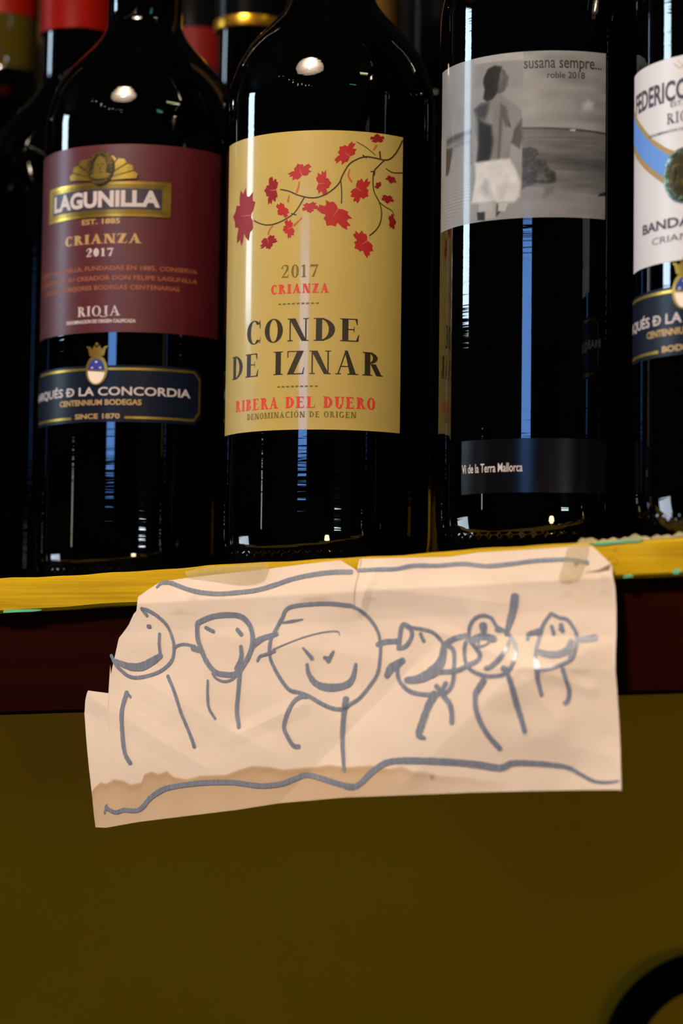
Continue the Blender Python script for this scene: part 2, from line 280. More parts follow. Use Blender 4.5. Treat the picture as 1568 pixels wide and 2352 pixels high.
TOP=[[-444.1,-12.8],[-444.0,-8.9],[-442.9,-4.9],[-434.5,-5.7],[-434.1,-0.3],[-434.2,7.0],[-431.3,12.7],[-427.3,17.2],[-425.2,20.9],[-424.0,22.0],[-423.8,26.6],[-419.7,29.3],[-415.6,31.7],[-405.8,32.8],[-389.8,34.3],[-375.3,35.6],[-360.8,37.1],[-349.6,38.1],[-348.8,38.0],[-343.7,35.4],[-342.5,34.4],[-342.1,38.5],[-329.6,38.6],[-312.9,38.7],[-309.9,38.8],[-300.3,40.0],[-284.9,40.6],[-267.4,41.5],[-262.7,41.5],[-256.1,35.8],[-254.8,29.2]]
RIGHT=[[-254.8,29.2],[-254.3,15.5],[-254.2,3.7],[-252.9,-15.0],[-251.7,-33.0]]
BOTTOM=[[-438.6,-50.5],[-411.4,-46.6],[-384.6,-42.8],[-369.0,-40.1],[-344.0,-37.3],[-299.5,-34.3],[-270.0,-32.7],[-255.7,-32.0],[-254.3,-32.2],[-251.7,-33.2]]
LEFT=[[-444.1,-12.8],[-441.5,-30.3],[-438.6,-50.5]]
STAIN=[[-441.3,-40.4],[-439.6,-37.8],[-436.8,-35.5],[-434.5,-35.9],[-431.6,-34.3],[-427.7,-34.7],[-425.1,-35.9],[-420.9,-35.2],[-419.6,-32.4],[-416.7,-31.3],[-414.2,-32.1],[-410.9,-31.1],[-408.3,-32.9],[-403.3,-33.5],[-398.4,-32.2],[-388.5,-31.6],[-383.7,-29.8],[-378.9,-28.5],[-372.4,-28.6],[-367.6,-29.3],[-362.9,-28.8],[-356.6,-28.2],[-350.3,-27.3],[-344.1,-27.8],[-334.9,-27.0],[-328.7,-27.8],[-324.2,-27.0],[-319.7,-28.5],[-315.2,-28.6],[-310.7,-29.6],[-301.8,-29.7],[-295.9,-30.5],[-284.3,-30.9]]
LIPTOP=[[-479.6,32.9],[-347.5,38.8],[-233.2,43.9]]
CREASE=[[-332.1,-5.3],[-369.0,-40.1]]
SPOTS=[[-267.4,36.0],[-265.5,30.0],[-313.7,-24.7],[-313.6,-30.1],[-259.2,34.9]]
TAPE1=[[-406.4,35.0],[-399.2,36.2],[-393.1,36.6],[-383.3,37.1],[-375.2,37.4],[-375.3,33.6],[-377.0,31.5],[-383.2,30.5],[-389.7,31.1],[-398.0,32.3],[-404.7,33.0]]
TAPE2=[[-270.5,41.5],[-265.6,42.5],[-263.4,41.7],[-264.5,36.7],[-266.2,31.4],[-272.6,30.7],[-271.9,35.4]]
CHIPS=[[[-264.1,42.4],[-259.2,42.8],[-248.0,43.3],[-247.8,42.7],[-256.4,42.1],[-260.9,41.7]],[[-252.4,32.5],[-250.8,32.8],[-249.7,32.0],[-252.9,31.8]],[[-237.0,34.0],[-235.2,34.3],[-235.0,33.0],[-237.0,32.8]],[[-479.3,22.3],[-475.7,22.4],[-468.5,22.6],[-463.4,22.4],[-466.6,21.8],[-475.6,21.5],[-479.2,21.4]]]
HOLES=[[-457.0,27.3],[-423.5,27.9],[-254.0,40.2],[-248.2,41.0],[-464.2,29.1],[-256.4,36.8]]
PHOTO={"hair":[[-8.6,157.9],[-7.2,160.2],[-4.6,161.0],[-2.0,160.3],[-2.8,158.3],[-3.4,154.5],[-3.6,151.9],[-5.3,150.2],[-7.5,149.6],[-8.9,150.7],[-8.3,153.7],[-9.1,156.1]],"face":[[-3.7,160.3],[-1.2,159.4],[0.5,156.8],[0.3,154.1],[-1.1,152.0],[-2.8,151.4],[-4.0,152.7]],"torso":[[-13.1,147.6],[-10.4,149.0],[-7.5,149.6],[-5.3,151.0],[-2.3,151.8],[-1.1,150.1],[2.5,147.9],[4.9,145.4],[5.5,141.6],[4.0,138.7],[1.7,135.1],[0.9,129.1],[-11.6,129.6],[-11.1,135.4],[-12.5,140.6],[-12.5,144.4]],"backshade":[[-11.0,144.2],[-8.4,142.3],[-5.7,141.2],[-5.0,135.8],[-5.6,132.1],[-6.4,129.3],[-11.5,129.7],[-10.8,135.4]],"shoulder":[[-12.8,147.5],[-9.9,149.0],[-6.6,148.9],[-7.1,145.9],[-8.4,143.8],[-11.3,144.6]],"spine":[[-2.3,148.4],[-0.2,146.6],[1.0,140.5],[-0.2,140.2],[-1.6,143.0],[-2.0,135.4],[-2.6,129.1],[-3.2,129.1],[-3.0,135.6],[-2.7,143.1]],"armgap":[[0.6,142.8],[1.6,139.6],[0.6,140.5]],"armshade":[[2.6,138.8],[5.1,142.4],[5.5,136.3],[4.6,132.6],[1.5,134.8],[2.2,136.6]],"leftarm":[[-13.1,144.5],[-11.0,142.7],[-11.2,136.6],[-11.9,129.8],[-13.1,130.0],[-12.4,136.0],[-13.8,139.3]],"shorts":[[-12.4,129.7],[1.1,129.6],[3.1,126.3],[4.9,121.7],[4.8,116.8],[2.8,115.1],[-3.3,115.5],[-4.1,116.0],[-7.6,115.7],[-13.7,116.4],[-12.9,119.7],[-11.9,124.5]],"fold1":[[-9.6,121.2],[-7.7,123.2],[-5.0,117.2],[-8.1,118.7]],"fold2":[[-2.4,116.6],[-0.0,123.9],[0.8,120.1],[-1.2,116.5]],"hem":[[-10.5,116.0],[-5.4,115.4],[-5.0,113.1],[-10.4,113.0]],"hem2":[[-2.6,115.1],[0.8,115.0],[-0.3,112.3],[-3.0,112.5]],"leg1":[[-11.2,113.0],[-8.1,112.7],[-8.0,110.0],[-10.9,110.4]],"leg2":[[-7.6,115.7],[-4.1,115.7],[-3.9,110.3],[-7.6,110.2]],"leg3":[[-3.3,115.2],[-2.0,112.1],[-3.6,110.7]],"stripe":[[-13.1,167.5],[5.5,165.3],[5.7,162.0],[-2.9,162.3],[-13.0,162.8]],"rightsky":[[5.9,165.5],[34.3,164.5],[33.6,138.1],[21.7,138.8],[5.3,139.4]],"sea":[[5.3,139.0],[14.3,138.7],[21.7,138.4],[33.6,137.9],[33.5,117.4],[21.9,117.8],[5.5,120.2]],"horizon":[[5.3,139.6],[14.3,139.3],[21.7,139.0],[33.6,138.4],[33.6,137.7],[21.7,138.3],[14.3,138.6],[5.3,138.8]],"deep":[[10.7,130.5],[21.8,129.8],[33.3,128.6],[33.3,125.6],[23.7,125.7],[14.4,127.4],[10.7,128.6]],"sand":[[4.7,119.8],[14.4,119.9],[21.9,118.5],[30.4,117.5],[33.3,117.4],[33.4,109.1],[4.8,109.7]],"lefthor":[[-29.4,140.3],[-20.9,140.9],[-14.3,141.1],[-14.0,139.7],[-20.8,139.0],[-28.8,138.6]],"leftsea":[[-29.4,139.0],[-20.8,139.0],[-14.0,139.5],[-13.6,129.4],[-28.6,128.1]],"leftlight":[[-22.9,136.3],[-18.2,136.6],[-14.8,136.4],[-14.0,118.0],[-30.2,111.0],[-33.0,121.2],[-26.7,127.8]],"post":[[-29.3,137.2],[-24.4,136.6],[-26.7,129.7],[-28.1,128.0],[-29.6,128.7]],"rock1":[[5.6,132.6],[8.0,133.0],[10.3,132.0],[10.8,130.5],[9.5,129.4],[6.9,129.1],[5.6,128.8]],"rock2":[[5.6,128.8],[9.2,129.4],[12.9,128.5],[14.4,125.5],[16.2,124.4],[16.6,121.4],[14.4,120.7],[10.7,121.1],[7.0,120.1],[5.5,119.4]],"rocklight":[[10.0,123.7],[12.6,124.4],[13.5,121.8],[10.7,121.5]],"reflection":[[13.0,119.9],[15.9,119.9],[15.6,117.7],[12.6,116.2]],"cloud1":[[25.1,147.2],[27.0,148.8],[29.0,147.9],[28.6,145.9],[25.5,145.3]],"cloud2":[[6.0,149.1],[10.5,150.4],[17.9,149.6],[21.7,145.9],[14.3,142.8],[7.6,144.5]],"rockedge":[[31.2,117.9],[33.7,118.9],[33.7,117.6],[30.8,117.2]],"boat":[[21.0,138.7],[22.9,138.8],[22.7,138.1],[21.0,138.2]],"headband":[[-12.5,162.7],[5.9,162.0],[6.0,152.9],[0.5,152.6],[-1.2,160.0],[-7.7,160.8],[-9.9,154.7],[-12.9,154.8]]}
LEAVES=[[[-16.5,126.6],[-25.8,127.6],15.0],[[-3.2,134.1],[-6.7,134.2],7.7],[[7.6,139.5],[6.2,142.9],6.8],[[15.0,135.4],[18.7,135.6],6.8],[[1.0,126.9],[-1.2,125.0],5.0],[[10.9,127.5],[11.2,124.8],4.6],[[-5.0,116.1],[-4.1,112.9],5.9],[[3.7,120.1],[0.8,119.4],5.5],[[19.9,125.1],[16.1,119.3],12.3],[[23.8,146.1],[20.9,148.7],7.3],[[28.2,133.6],[31.9,131.4],7.7],[[30.3,115.2],[25.8,112.3],9.6],[[35.0,152.1],[34.7,154.3],4.3],[[40.6,138.8],[40.3,137.0],3.6],[[35.5,135.8],[34.5,136.8],2.7],[[39.1,131.7],[39.1,129.7],4.1],[[41.0,123.5],[43.3,123.8],4.3]]
VINES=[[0.55,[[-0.1,134.0],[3.3,133.1],[7.0,131.4],[11.5,130.4],[15.0,131.0],[18.5,133.0],[21.1,135.7],[22.4,138.8],[24.5,142.4],[27.2,144.3],[30.3,145.5],[34.1,145.4],[37.6,145.1],[40.2,145.9],[42.9,148.7],[45.6,153.1]]],[0.5,[[8.9,130.6],[7.5,128.3],[5.3,125.3],[2.0,123.3],[-2.0,122.0],[-5.7,121.9],[-9.1,122.9],[-11.6,124.1]]],[0.45,[[21.7,136.1],[22.0,132.6],[22.0,128.6]]],[0.5,[[37.6,145.0],[35.6,142.9],[33.7,140.7],[33.3,137.3],[33.8,133.4],[35.8,130.0],[36.8,126.6],[36.4,123.0],[34.9,120.2],[32.3,117.8]]],[0.4,[[35.8,130.0],[38.3,128.5],[41.0,127.5],[42.1,125.9]]],[0.4,[[38.4,142.1],[41.3,141.1],[45.9,141.6]]],[0.3,[[27.1,150.5],[30.3,149.0],[34.1,146.5]]],[0.7,[[35.8,147.8],[36.1,145.6]]],[0.5,[[29.4,146.0],[30.8,145.1]]],[0.5,[[32.5,140.4],[33.9,140.5],[33.6,139.1]]],[0.5,[[4.3,125.1],[6.0,124.6]]]]
STEMS=[[[7.0,136.2],[6.8,134.5],[6.1,132.5]],[[3.3,131.6],[2.9,129.4]],[[8.1,123.4],[6.7,122.1],[5.3,120.9]],[[24.8,140.7],[24.3,138.4],[25.5,136.3]],[[-3.0,121.4],[-4.5,119.8],[-4.8,118.5]],[[33.4,148.2],[34.5,149.8]]]
RING_POS = (-0.3315, 1.0140, 1.1343); RING_R = 0.0418; RING_T = 0.0081

# ---------------------------------------------------------------- materials
m_wallp = mat('ochre_wall_paint', srgb(176, 134, 0), .85, spec=.1, noise=((4, 4, 4), srgb(160, 116, 0), .3, .8), bump=((60, 60, 60), .15, .002))
m_dark = mat('dark_room_paint', (.010, .008, .007, 1), .9, spec=.1)
m_floor = mat('dark_tiles', (.016, .012, .010, 1), .6, spec=.2)
m_back = mat('shade_black_board', (.002, .0016, .0014, 1), .8, spec=.06, noise=((3, 3, 60), (.004, .003, .002, 1), .4, .7))  # near black: the shade behind the bottles is put into this colour
m_yel = mat('yellow_gloss_paint', srgb(182, 146, 0), .6, spec=.12, noise=((14, 14, 320), srgb(150, 114, 0), .45, .8), bump=((10, 10, 700), .5, .0006), coat=.0)
m_brown = mat('oxblood_brown_paint', srgb(27, 3, 0), .9, spec=.02, noise=((5, 5, 200), srgb(20, 2, 0), .4, .7), bump=((8, 8, 300), .25, .0005))
m_teal = mat('old_teal_paint', srgb(90, 172, 132), .6)
m_hole = mat('rusty_nail_hole', srgb(60, 30, 8), .8)
m_glass = mat('dark_bottle_glass', (.0003, .0004, .0003, 1), .018, ior=1.52, bump=((28, 28, 520), .06, .0006))
m_glass2 = mat('olive_bottle_glass', srgb(56, 46, 8), .06, ior=1.5, bump=((60, 60, 60), .2, .001))
m_red = mat('red_foil', srgb(112, 8, 0), .42, spec=.08)
m_darkred = mat('deep_red_paper', srgb(96, 2, 2), .6, spec=.2)
m_gold = mat('gold_foil', srgb(205, 165, 70), .32, metal=.85, noise=((90, 90, 90), srgb(150, 118, 40), .4, .7))
m_goldring = mat('brass_gold_foil', srgb(230, 170, 50), .28, metal=.9)
m_tan = mat('tan_foil', srgb(92, 62, 22), .6, spec=.2)
m_blackfoil = mat('black_foil', (.002, .002, .002, 1), .22, spec=.12)
LR = dict(coat=.6, coat_rough=.10)
def paper_mat(name, c, rough=.45, **k):
    kk = dict(LR); kk.update(k); return mat(name, c, rough, spec=.4, bump=((500, 500, 500), .10, .0003), **kk)
m_burg = paper_mat('burgundy_label_paper', srgb(70, 11, 19), coat=.25, coat_rough=.3)
m_cream = paper_mat('ochre_cream_label_paper', srgb(176, 152, 80))
m_navy = mat('navy_label_paper', srgb(12, 17, 32), .35, spec=.22)
m_white = paper_mat('white_label_paper', srgb(200, 197, 200), coat=.3, coat_rough=.3)
m_photo = paper_mat('photo_print', (1, 1, 1, 1), attr='paint', coat=.4)
m_blackl = mat('black_gloss_label', (.002, .002, .003, 1), .22, spec=.25)
def ink(name, c, rough=.5, metal=0): return mat(name, c, rough, metal=metal, spec=.3)
i_white = ink('silver_white_ink', srgb(190, 176, 174), .4); i_gold = ink('gold_ink', srgb(182, 146, 92), .4, .3); i_dim = ink('dull_gold_ink', srgb(150, 88, 46), .5)
i_black = ink('near_black_ink', srgb(42, 32, 12)); i_olive = ink('olive_ink', srgb(104, 90, 30)); i_red = ink('red_ink', srgb(196, 60, 44)); i_leaf = ink('vine_leaf_red_ink', srgb(154, 30, 28)); i_leaf2 = ink('dark_vine_leaf_red_ink', srgb(124, 18, 22)); i_stem = ink('brown_stem_ink', srgb(62, 46, 14)); i_vein = ink('pale_vein_ink', srgb(178, 84, 62)); i_pink = ink('pink_stem_ink', srgb(168, 88, 52))
i_slate = ink('slate_ink', srgb(62, 58, 72)); i_grey = ink('grey_ink', srgb(46, 40, 40)); i_blue = ink('sash_blue_ink', srgb(88, 134, 205)); i_dgold = ink('matt_gold_ink', srgb(150, 126, 78)); i_royal = ink('royal_blue_ink', srgb(30, 46, 130))
m_medal = mat('dark_gold_relief', srgb(54, 44, 10), .4, metal=.6, noise=((600, 600, 600), srgb(120, 100, 34), .5, .75))
m_rim = mat('green_gold_beaded_rim', srgb(52, 66, 48), .3, metal=.6, noise=((900, 900, 900), srgb(150, 170, 150), .5, .7))
m_iron = mat('matt_black_iron', (.0008, .0008, .0008, 1), .9, spec=.03)
m_lampout = mat('lamp_enamel_outside', (.01, .01, .01, 1), .3); m_lampin = mat('lamp_enamel_inside', (.36, .33, .30, 1), .5)

# ---------------------------------------------------------------- the room
ZB = EYE
def room(name, lo, hi, m): return struct(boxo(name, lo, hi, m))
room('floor', (-4.1, -4.6, -.1), (4.6, 1.13, 0), m_floor)
room('ceiling', (-4.1, -4.6, 2.9), (4.6, 1.13, 3.0), m_dark)
room('wall_back', (-4.1, 1.03, 0), (4.6, 1.13, 2.9), m_wallp)
room('wall_right', (4.5, -4.6, 0), (4.6, 1.03, 2.9), m_dark)
def wall_with_holes(name, axis, pos, lo, hi, holes, m):
    """wall slab split round rectangular window holes; axis 'x' runs along y, axis 'y' runs along x"""
    bm = bmesh.new(); us = sorted({lo, hi} | {h[0] for h in holes} | {h[1] for h in holes}); zs = sorted({0, 2.9} | {h[2] for h in holes} | {h[3] for h in holes})
    for a, b in zip(us, us[1:]):
        for c, d in zip(zs, zs[1:]):
            if any(h[0] <= a and b <= h[1] and h[2] <= c and d <= h[3] for h in holes): continue
            if axis == 'x': box(bm, (pos[0], a, c), (pos[1], b, d))
            else: box(bm, (a, pos[0], c), (b, pos[1], d))
    return struct(from_bm(name, bm, m))
WA = (-.83, -.10, ZB+.66, ZB+1.45)      # tall pane high on the left wall
WC = (-2.75, -2.50, ZB+.12, ZB+.48)     # small pane low on the left wall
WD = (-.90, .30, .10, ZB-.04)           # glazed door, low on the left wall
WB = (-.80, .12, ZB+.42, ZB+1.18)       # wide pane in the front wall
wall_with_holes('wall_left', 'x', (-4.1, -4.0), -4.6, 1.03, [WA, WC, WD], m_dark)
wall_with_holes('wall_front', 'y', (-4.6, -4.5), -4.0, 4.5, [WB], m_dark)
def pane(name, axis, pos, h, col, s):
    m = mat('daylight_glass', (.1, .1, .1, 1), .3, emit=(col, s)); f = .035
    a, b, c, d = h
    bm = bmesh.new()
    L, H = (lambda u, z, t: (pos-.02+t, u, z)) if axis == 'x' else (lambda u, z, t: (u, pos-.02+t, z)), 0
    for (u0, u1, z0, z1) in ((a, b, c, c+f), (a, b, d-f, d), (a, a+f, c+f, d-f), (b-f, b, c+f, d-f)):
        box(bm, L(u0, z0, 0), L(u1, z1, .05))
    fr = struct(from_bm(name, bm, m_lampout))
    bm = bmesh.new(); box(bm, L(a+f, c+f, .01), L(b-f, d-f, .02)); from_bm('glass_pane', bm, m, fr)
pane('window_1', 'x', -4.05, WA, (.62, .82, 1, 1), WINDOW_A)
pane('window_2', 'y', -4.55, WB, (.16, .40, 1, 1), WINDOW_B)
pane('window_3', 'x', -4.05, WC, (1, .86, .70, 1), 6)
pane('door_1', 'x', -4.05, WD, (.72, .86, 1, 1), 9)

# ---------------------------------------------------------------- lamps of the room (seen mirrored in the bottles), plus an added fill globe on a stand
t = thing('pendant_lamp', 'round black pendant lamp with a white inside above the counter', 'lamp', PENDANT_POS)
from_bm('lamp_shade', lathe([(.03, .13), (.06, .125), (.12, .095), (.19, .045), (.235, 0), (.237, 0), (.193, .048), (.122, .10), (.06, .13), (.03, .135)], 64), m_lampin, t, True)
from_bm('bulb', lathe([(0, .01), (.026, .018), (.042, .04), (.042, .055), (.022, .09), (.015, .125), (0, .125)], 24), mat('warm_bulb', (1, 1, 1, 1), emit=((1, .84, .66, 1), PENDANT_W*25)), t, True)
from_bm('lamp_cord', tube([(0, 0, .13), (0, 0, 2.9-PENDANT_POS[2])], .004), m_iron, t)
def tube_lamp(label, a, b, r, col, s, group=None):
    mid = (Vector(a)+Vector(b))/2; t = thing('tube_lamp', label, 'lamp', mid)
    A, Bv = Vector(a)-mid, Vector(b)-mid; d = (Bv-A).normalized()
    from_bm('light_tube', tube([A, Bv], r, 12), mat('tube_glow', (1, 1, 1, 1), emit=(col, s)), t, True)
    for e, s_ in ((A, -1), (Bv, 1)): from_bm('end_cap', tube([e-d*.01, e+d*.01], r*1.5, 12), m_lampout, t)
    return t
for a in TUBES: tube_lamp(*a)
sl = thing('string_lights', 'string of small warm bulbs hanging under the ceiling over the room', 'lights', (-.6, -.6, 2.6))
bp = [Vector((-1.1+.2*i, -.35-.22*i+.12*(i % 2), .08*math.cos(i*.8)+.05)) for i in range(9)]
from_bm('cable', tube([Vector((-1.6, .2, .30))]+bp+[Vector((1.2, -2.8, .30))], .003, 6), m_iron, sl)
m_bulb = mat('small_warm_bulb', (1, 1, 1, 1), emit=((1, .85, .72, 1), 16))
for p in bp: o = from_bm('small_bulb', lathe([(.017*math.sin(a), -.017-.02*math.cos(a)) for a in np.linspace(0, math.pi, 9)], 12), m_bulb, sl, True); o.location = p-Vector((0, 0, .004))
tb = thing('fill_stand', 'added round black stand for the fill globe, out of view', 'table', (FILL_STAND[0], FILL_STAND[1], 0))  # stand added only to carry the fill globe
from_bm('stand_top', lathe([(0, FILL_STAND[2]-.03), (.30, FILL_STAND[2]-.03), (.305, FILL_STAND[2]-.02), (.30, FILL_STAND[2]-.001), (0, FILL_STAND[2]-.001)], 48), m_lampout, tb, True)
from_bm('pedestal', lathe([(0, .001), (.2, .001), (.2, .015), (.03, .04), (.03, FILL_STAND[2]-.03)], 32), m_lampout, tb, True)
gl = thing('fill_globe', 'added fill globe out of view, brightening the ochre wall', 'lamp', FILL_STAND)  # added low fill light, set below what the bottles mirror
from_bm('fill_base', lathe([(0, 0), (.05, 0), (.05, .01), (.012, .02), (.012, .06), (0, .06)], 32), m_lampout, gl, True)
from_bm('glow_globe', lathe([(.08*math.sin(a), .13-.08*math.cos(a)) for a in np.linspace(.12, math.pi, 24)], 32), mat('fill_glow', (1, 1, 1, 1), emit=((1, .74, .42, 1), FILL_GLOBE)), gl, True)

# ---------------------------------------------------------------- shelf
SK = .0444; X0 = -.3488; ZT = ZB+.0389                # the shelf climbs gently to the right
def zs(x): return ZT+SK*(x-X0)
YF = .685
shelf = thing('wooden_shelf', 'wooden bar shelf with a scuffed yellow front edge over a dark brown rail', 'shelf', (0, 0, 0))
def long_board(name, y0, y1, z0, z1, m, n=260, edge=.0):
    """board along x with a slightly wavering front edge; z given at X0"""
    xs = np.linspace(-1.4, .75, n); V = []; Fc = []
    for i, x in enumerate(xs):
        wv = edge*(math.sin(x*61)+.6*math.sin(x*143+1)+.5*math.sin(x*317+2)); wv2 = edge*(math.sin(x*77+3)+.5*math.sin(x*211))
        b = min(.001, (z1-z0)*.2)
        sec = [(y0+b*.6, z1+wv), (y0+wv*.4, z1-b+wv), (y0+wv2*.4, z0+b+wv2), (y0+b, z0+wv2), (y1, z0), (y1, z1)]
        for y, z in sec: V.append((x, y, z+SK*(x-X0)))
    for i in range(n-1):
        for k in range(6): a = i*6+k; b_ = i*6+(k+1) % 6; Fc.append((a, b_, b_+6, a+6))
    Fc += [tuple(range(6))[::-1], tuple(range((n-1)*6, n*6))]
    o = pydata(name, V, Fc, m, shelf); o.data.set_sharp_from_angle(angle=math.radians(35))
    bm = bmesh.new(); bm.from_mesh(o.data); bmesh.ops.recalc_face_normals(bm, faces=bm.faces[:]); bm.to_mesh(o.data); bm.free(); return o
long_board('shelf_board', YF+.0125, 1.03, ZT-.0112, ZT-.0020, m_back, 40)
long_board('edge_strip', YF, YF+.012, ZT-.0116, ZT, m_yel, 420, .00022)['label'] = 'scuffed yellow painted front edge of the shelf'
long_board('front_rail', YF+.005, YF+.022, ZT-.0467, ZT-.0117, m_brown, 60, .0001)['label'] = 'dark brown rail below the yellow edge'
struct(boxo('shade_panel', (-4.0, 1.0305-.012, ZB+.095), (4.49, 1.0305-.001, 2.895), m_back))  # black panel added in place of the shaded wall behind the bottles
struct(boxo('trim_2', (-.7005, .995, ZB+.115), (-.689, 1.0184, ZB+.62), mat('pale_wood', srgb(120, 96, 62), .6)))
def rel(p): return p[0]/1000, ZB+p[1]/1000
def blob(name, pts, y, m, thick=.0003, n=3):
    c = catmull([np.array(rel(p)) for p in pts]+[np.array(rel(pts[0]))], n)[:-1]
    bm = bmesh.new(); f = bm.faces.new([bm.verts.new((p[0], y, p[1])) for p in c])
    e = bmesh.ops.extrude_face_region(bm, geom=[f])
    for v in e['geom']:
        if isinstance(v, bmesh.types.BMVert): v.co.y -= thick
    bmesh.ops.recalc_face_normals(bm, faces=bm.faces[:]); return from_bm(name, bm, m, shelf)
for k, c in enumerate(CHIPS): blob('paint_chip', c, YF+.0001, m_teal, .0004)['label'] = 'small patch of old teal paint'
for h in HOLES:
    x, z = rel(h); s = .0009 if h is not HOLES[0] else .0013
    bm = lathe([(0, 0), (s, 0), (s*1.5, .0003), (s*1.6, .0001)], 14)
    for v in bm.verts: v.co = Vector((x+v.co.x*1.3, YF+.0003-v.co.z, z+v.co.y*.8))
    from_bm('nail_hole', bm, m_hole, shelf)
# ragged strip of old clear tape along the top of the edge
m_oldtape = mat('dried_old_tape', srgb(150, 138, 96), .4)
xs = np.linspace(-.268, -.2, 60); V = []; Fc = []
for i, x in enumerate(xs):
    h = .0009+.0007*math.sin(i*.7)*math.sin(i*.23+1)+.0004*math.sin(i*2.1); z = zs(x)
    V += [(x, YF+.001, z), (x, YF+.0012, z+h), (x, YF+.0045, z+h*.8), (x, YF+.0045, z)]
for i in range(59):
    for k in range(4): a = i*4+k; b = i*4+(k+1) % 4; Fc.append((a, b, b+4, a+4))
o = pydata('dried_tape', V, Fc, m_oldtape, shelf, True); o['label'] = 'ragged dry strip of old tape on the top edge'

# ---------------------------------------------------------------- bottles
def bottle(name_label, x, y, r=.038, hs=.172, hn=.214, rn=.0146, H=.300, cap=None, ring=None, glass=m_glass, group=None, cap_h=.239, capr=.0158, shape=0):
    """hs: height where the shoulder starts, hn: where the neck starts"""
    t = thing('wine_bottle', name_label, 'bottle', (x, y, zs(x)), group)
    prof = [(0, .022), (.012, .019), (.024, .007), (.030, .0012), (r-.0065, .0002)]+[(r-.0050*(1-math.sqrt(max(0, 1-((.016-z)/.016)**2))), z) for z in (.0006, .0014, .0025, .004, .006, .0085, .011, .0135)]+[(r, .016), (r, hs)]
    U_ = [0, .15, .30, .42, .54, .66, .77, .88, 1.0]; T_ = [1, .975, .90, .80, .65, .44, .235, .075, 0]
    for i in range(1, 37):                                     # rounded shoulder flowing into the neck
        u = i/36; k = min(7, max(0, next(q for q in range(8) if u <= U_[q+1]+1e-9)))
        p = lambda q: (T_[max(0, min(8, q))])
        dx = U_[k+1]-U_[k]; t_ = (u-U_[k])/dx
        m0 = (p(k+1)-p(k-1))/(U_[k+1]-U_[max(0, k-1)])*dx*(0 if k == 0 else 1); m1 = (p(k+2)-p(k))/(U_[min(8, k+2)]-U_[k])*dx*(0 if k == 7 else 1)
        T = (2*t_**3-3*t_*t_+1)*p(k)+(t_**3-2*t_*t_+t_)*m0+(-2*t_**3+3*t_*t_)*p(k+1)+(t_**3-t_*t_)*m1
        prof.append((rn+(r-rn)*T, hs+(hn-hs)*u))
    prof += [(rn, hn+.004), (rn*.96, H-.02), (rn*.98, H-.012), (rn*1.1, H-.010), (rn*1.1, H-.003), (rn, H), (rn*.7, H), (rn*.7, H-.01), (0, H-.01)]
    from_bm('glass_body', lathe(prof, 128), glass, t, True)
    bm = bmesh.new(); seg = 240; rows = []                      # beaded band moulded round the heel
    for j, z in enumerate(np.linspace(.0022, .0075, 9)):
        base = r-.0050*(1-math.sqrt(max(0, 1-((.016-z)/.016)**2)))+.00005
        rows.append([bm.verts.new(((base+.0004*max(0, math.cos(i*math.pi*2/4+ (j//3)*math.pi))*math.sin(math.pi*j/8)**.5)*math.cos(2*math.pi*i/seg), (base+.0004*max(0, math.cos(i*math.pi*2/4+(j//3)*math.pi))*math.sin(math.pi*j/8)**.5)*math.sin(2*math.pi*i/seg), z)) for i in range(seg)])
    for a, b in zip(rows, rows[1:]):
        for i in range(seg): bm.faces.new((a[i], a[(i+1) % seg], b[(i+1) % seg], b[i]))
    bmesh.ops.recalc_face_normals(bm, faces=bm.faces[:])
    from_bm('beaded_heel', bm, glass, t, True)
    if cap:
        from_bm('foil_capsule', lathe([(capr-.0006, cap_h), (capr, cap_h), (capr, H-.014), (capr+.001, H-.011), (capr+.001, H), (capr, H+.0008), (0, H+.0008)], 64), cap, t, True)
    if ring:
        z0, z1 = ring[1]; from_bm('neck_ring', lathe([(capr-.0005, z0), (capr+.0003, z0+.0006), (capr+.0006, (z0+z1)/2), (capr+.0003, z1-.0006), (capr-.0005, z1)], 64), ring[0], t, True)
    return t
RM = 38.06     # label radius, mm
def lines(name, items, r, m, parent):
    for it in items: wrap_polys(name, it, r, m, parent)
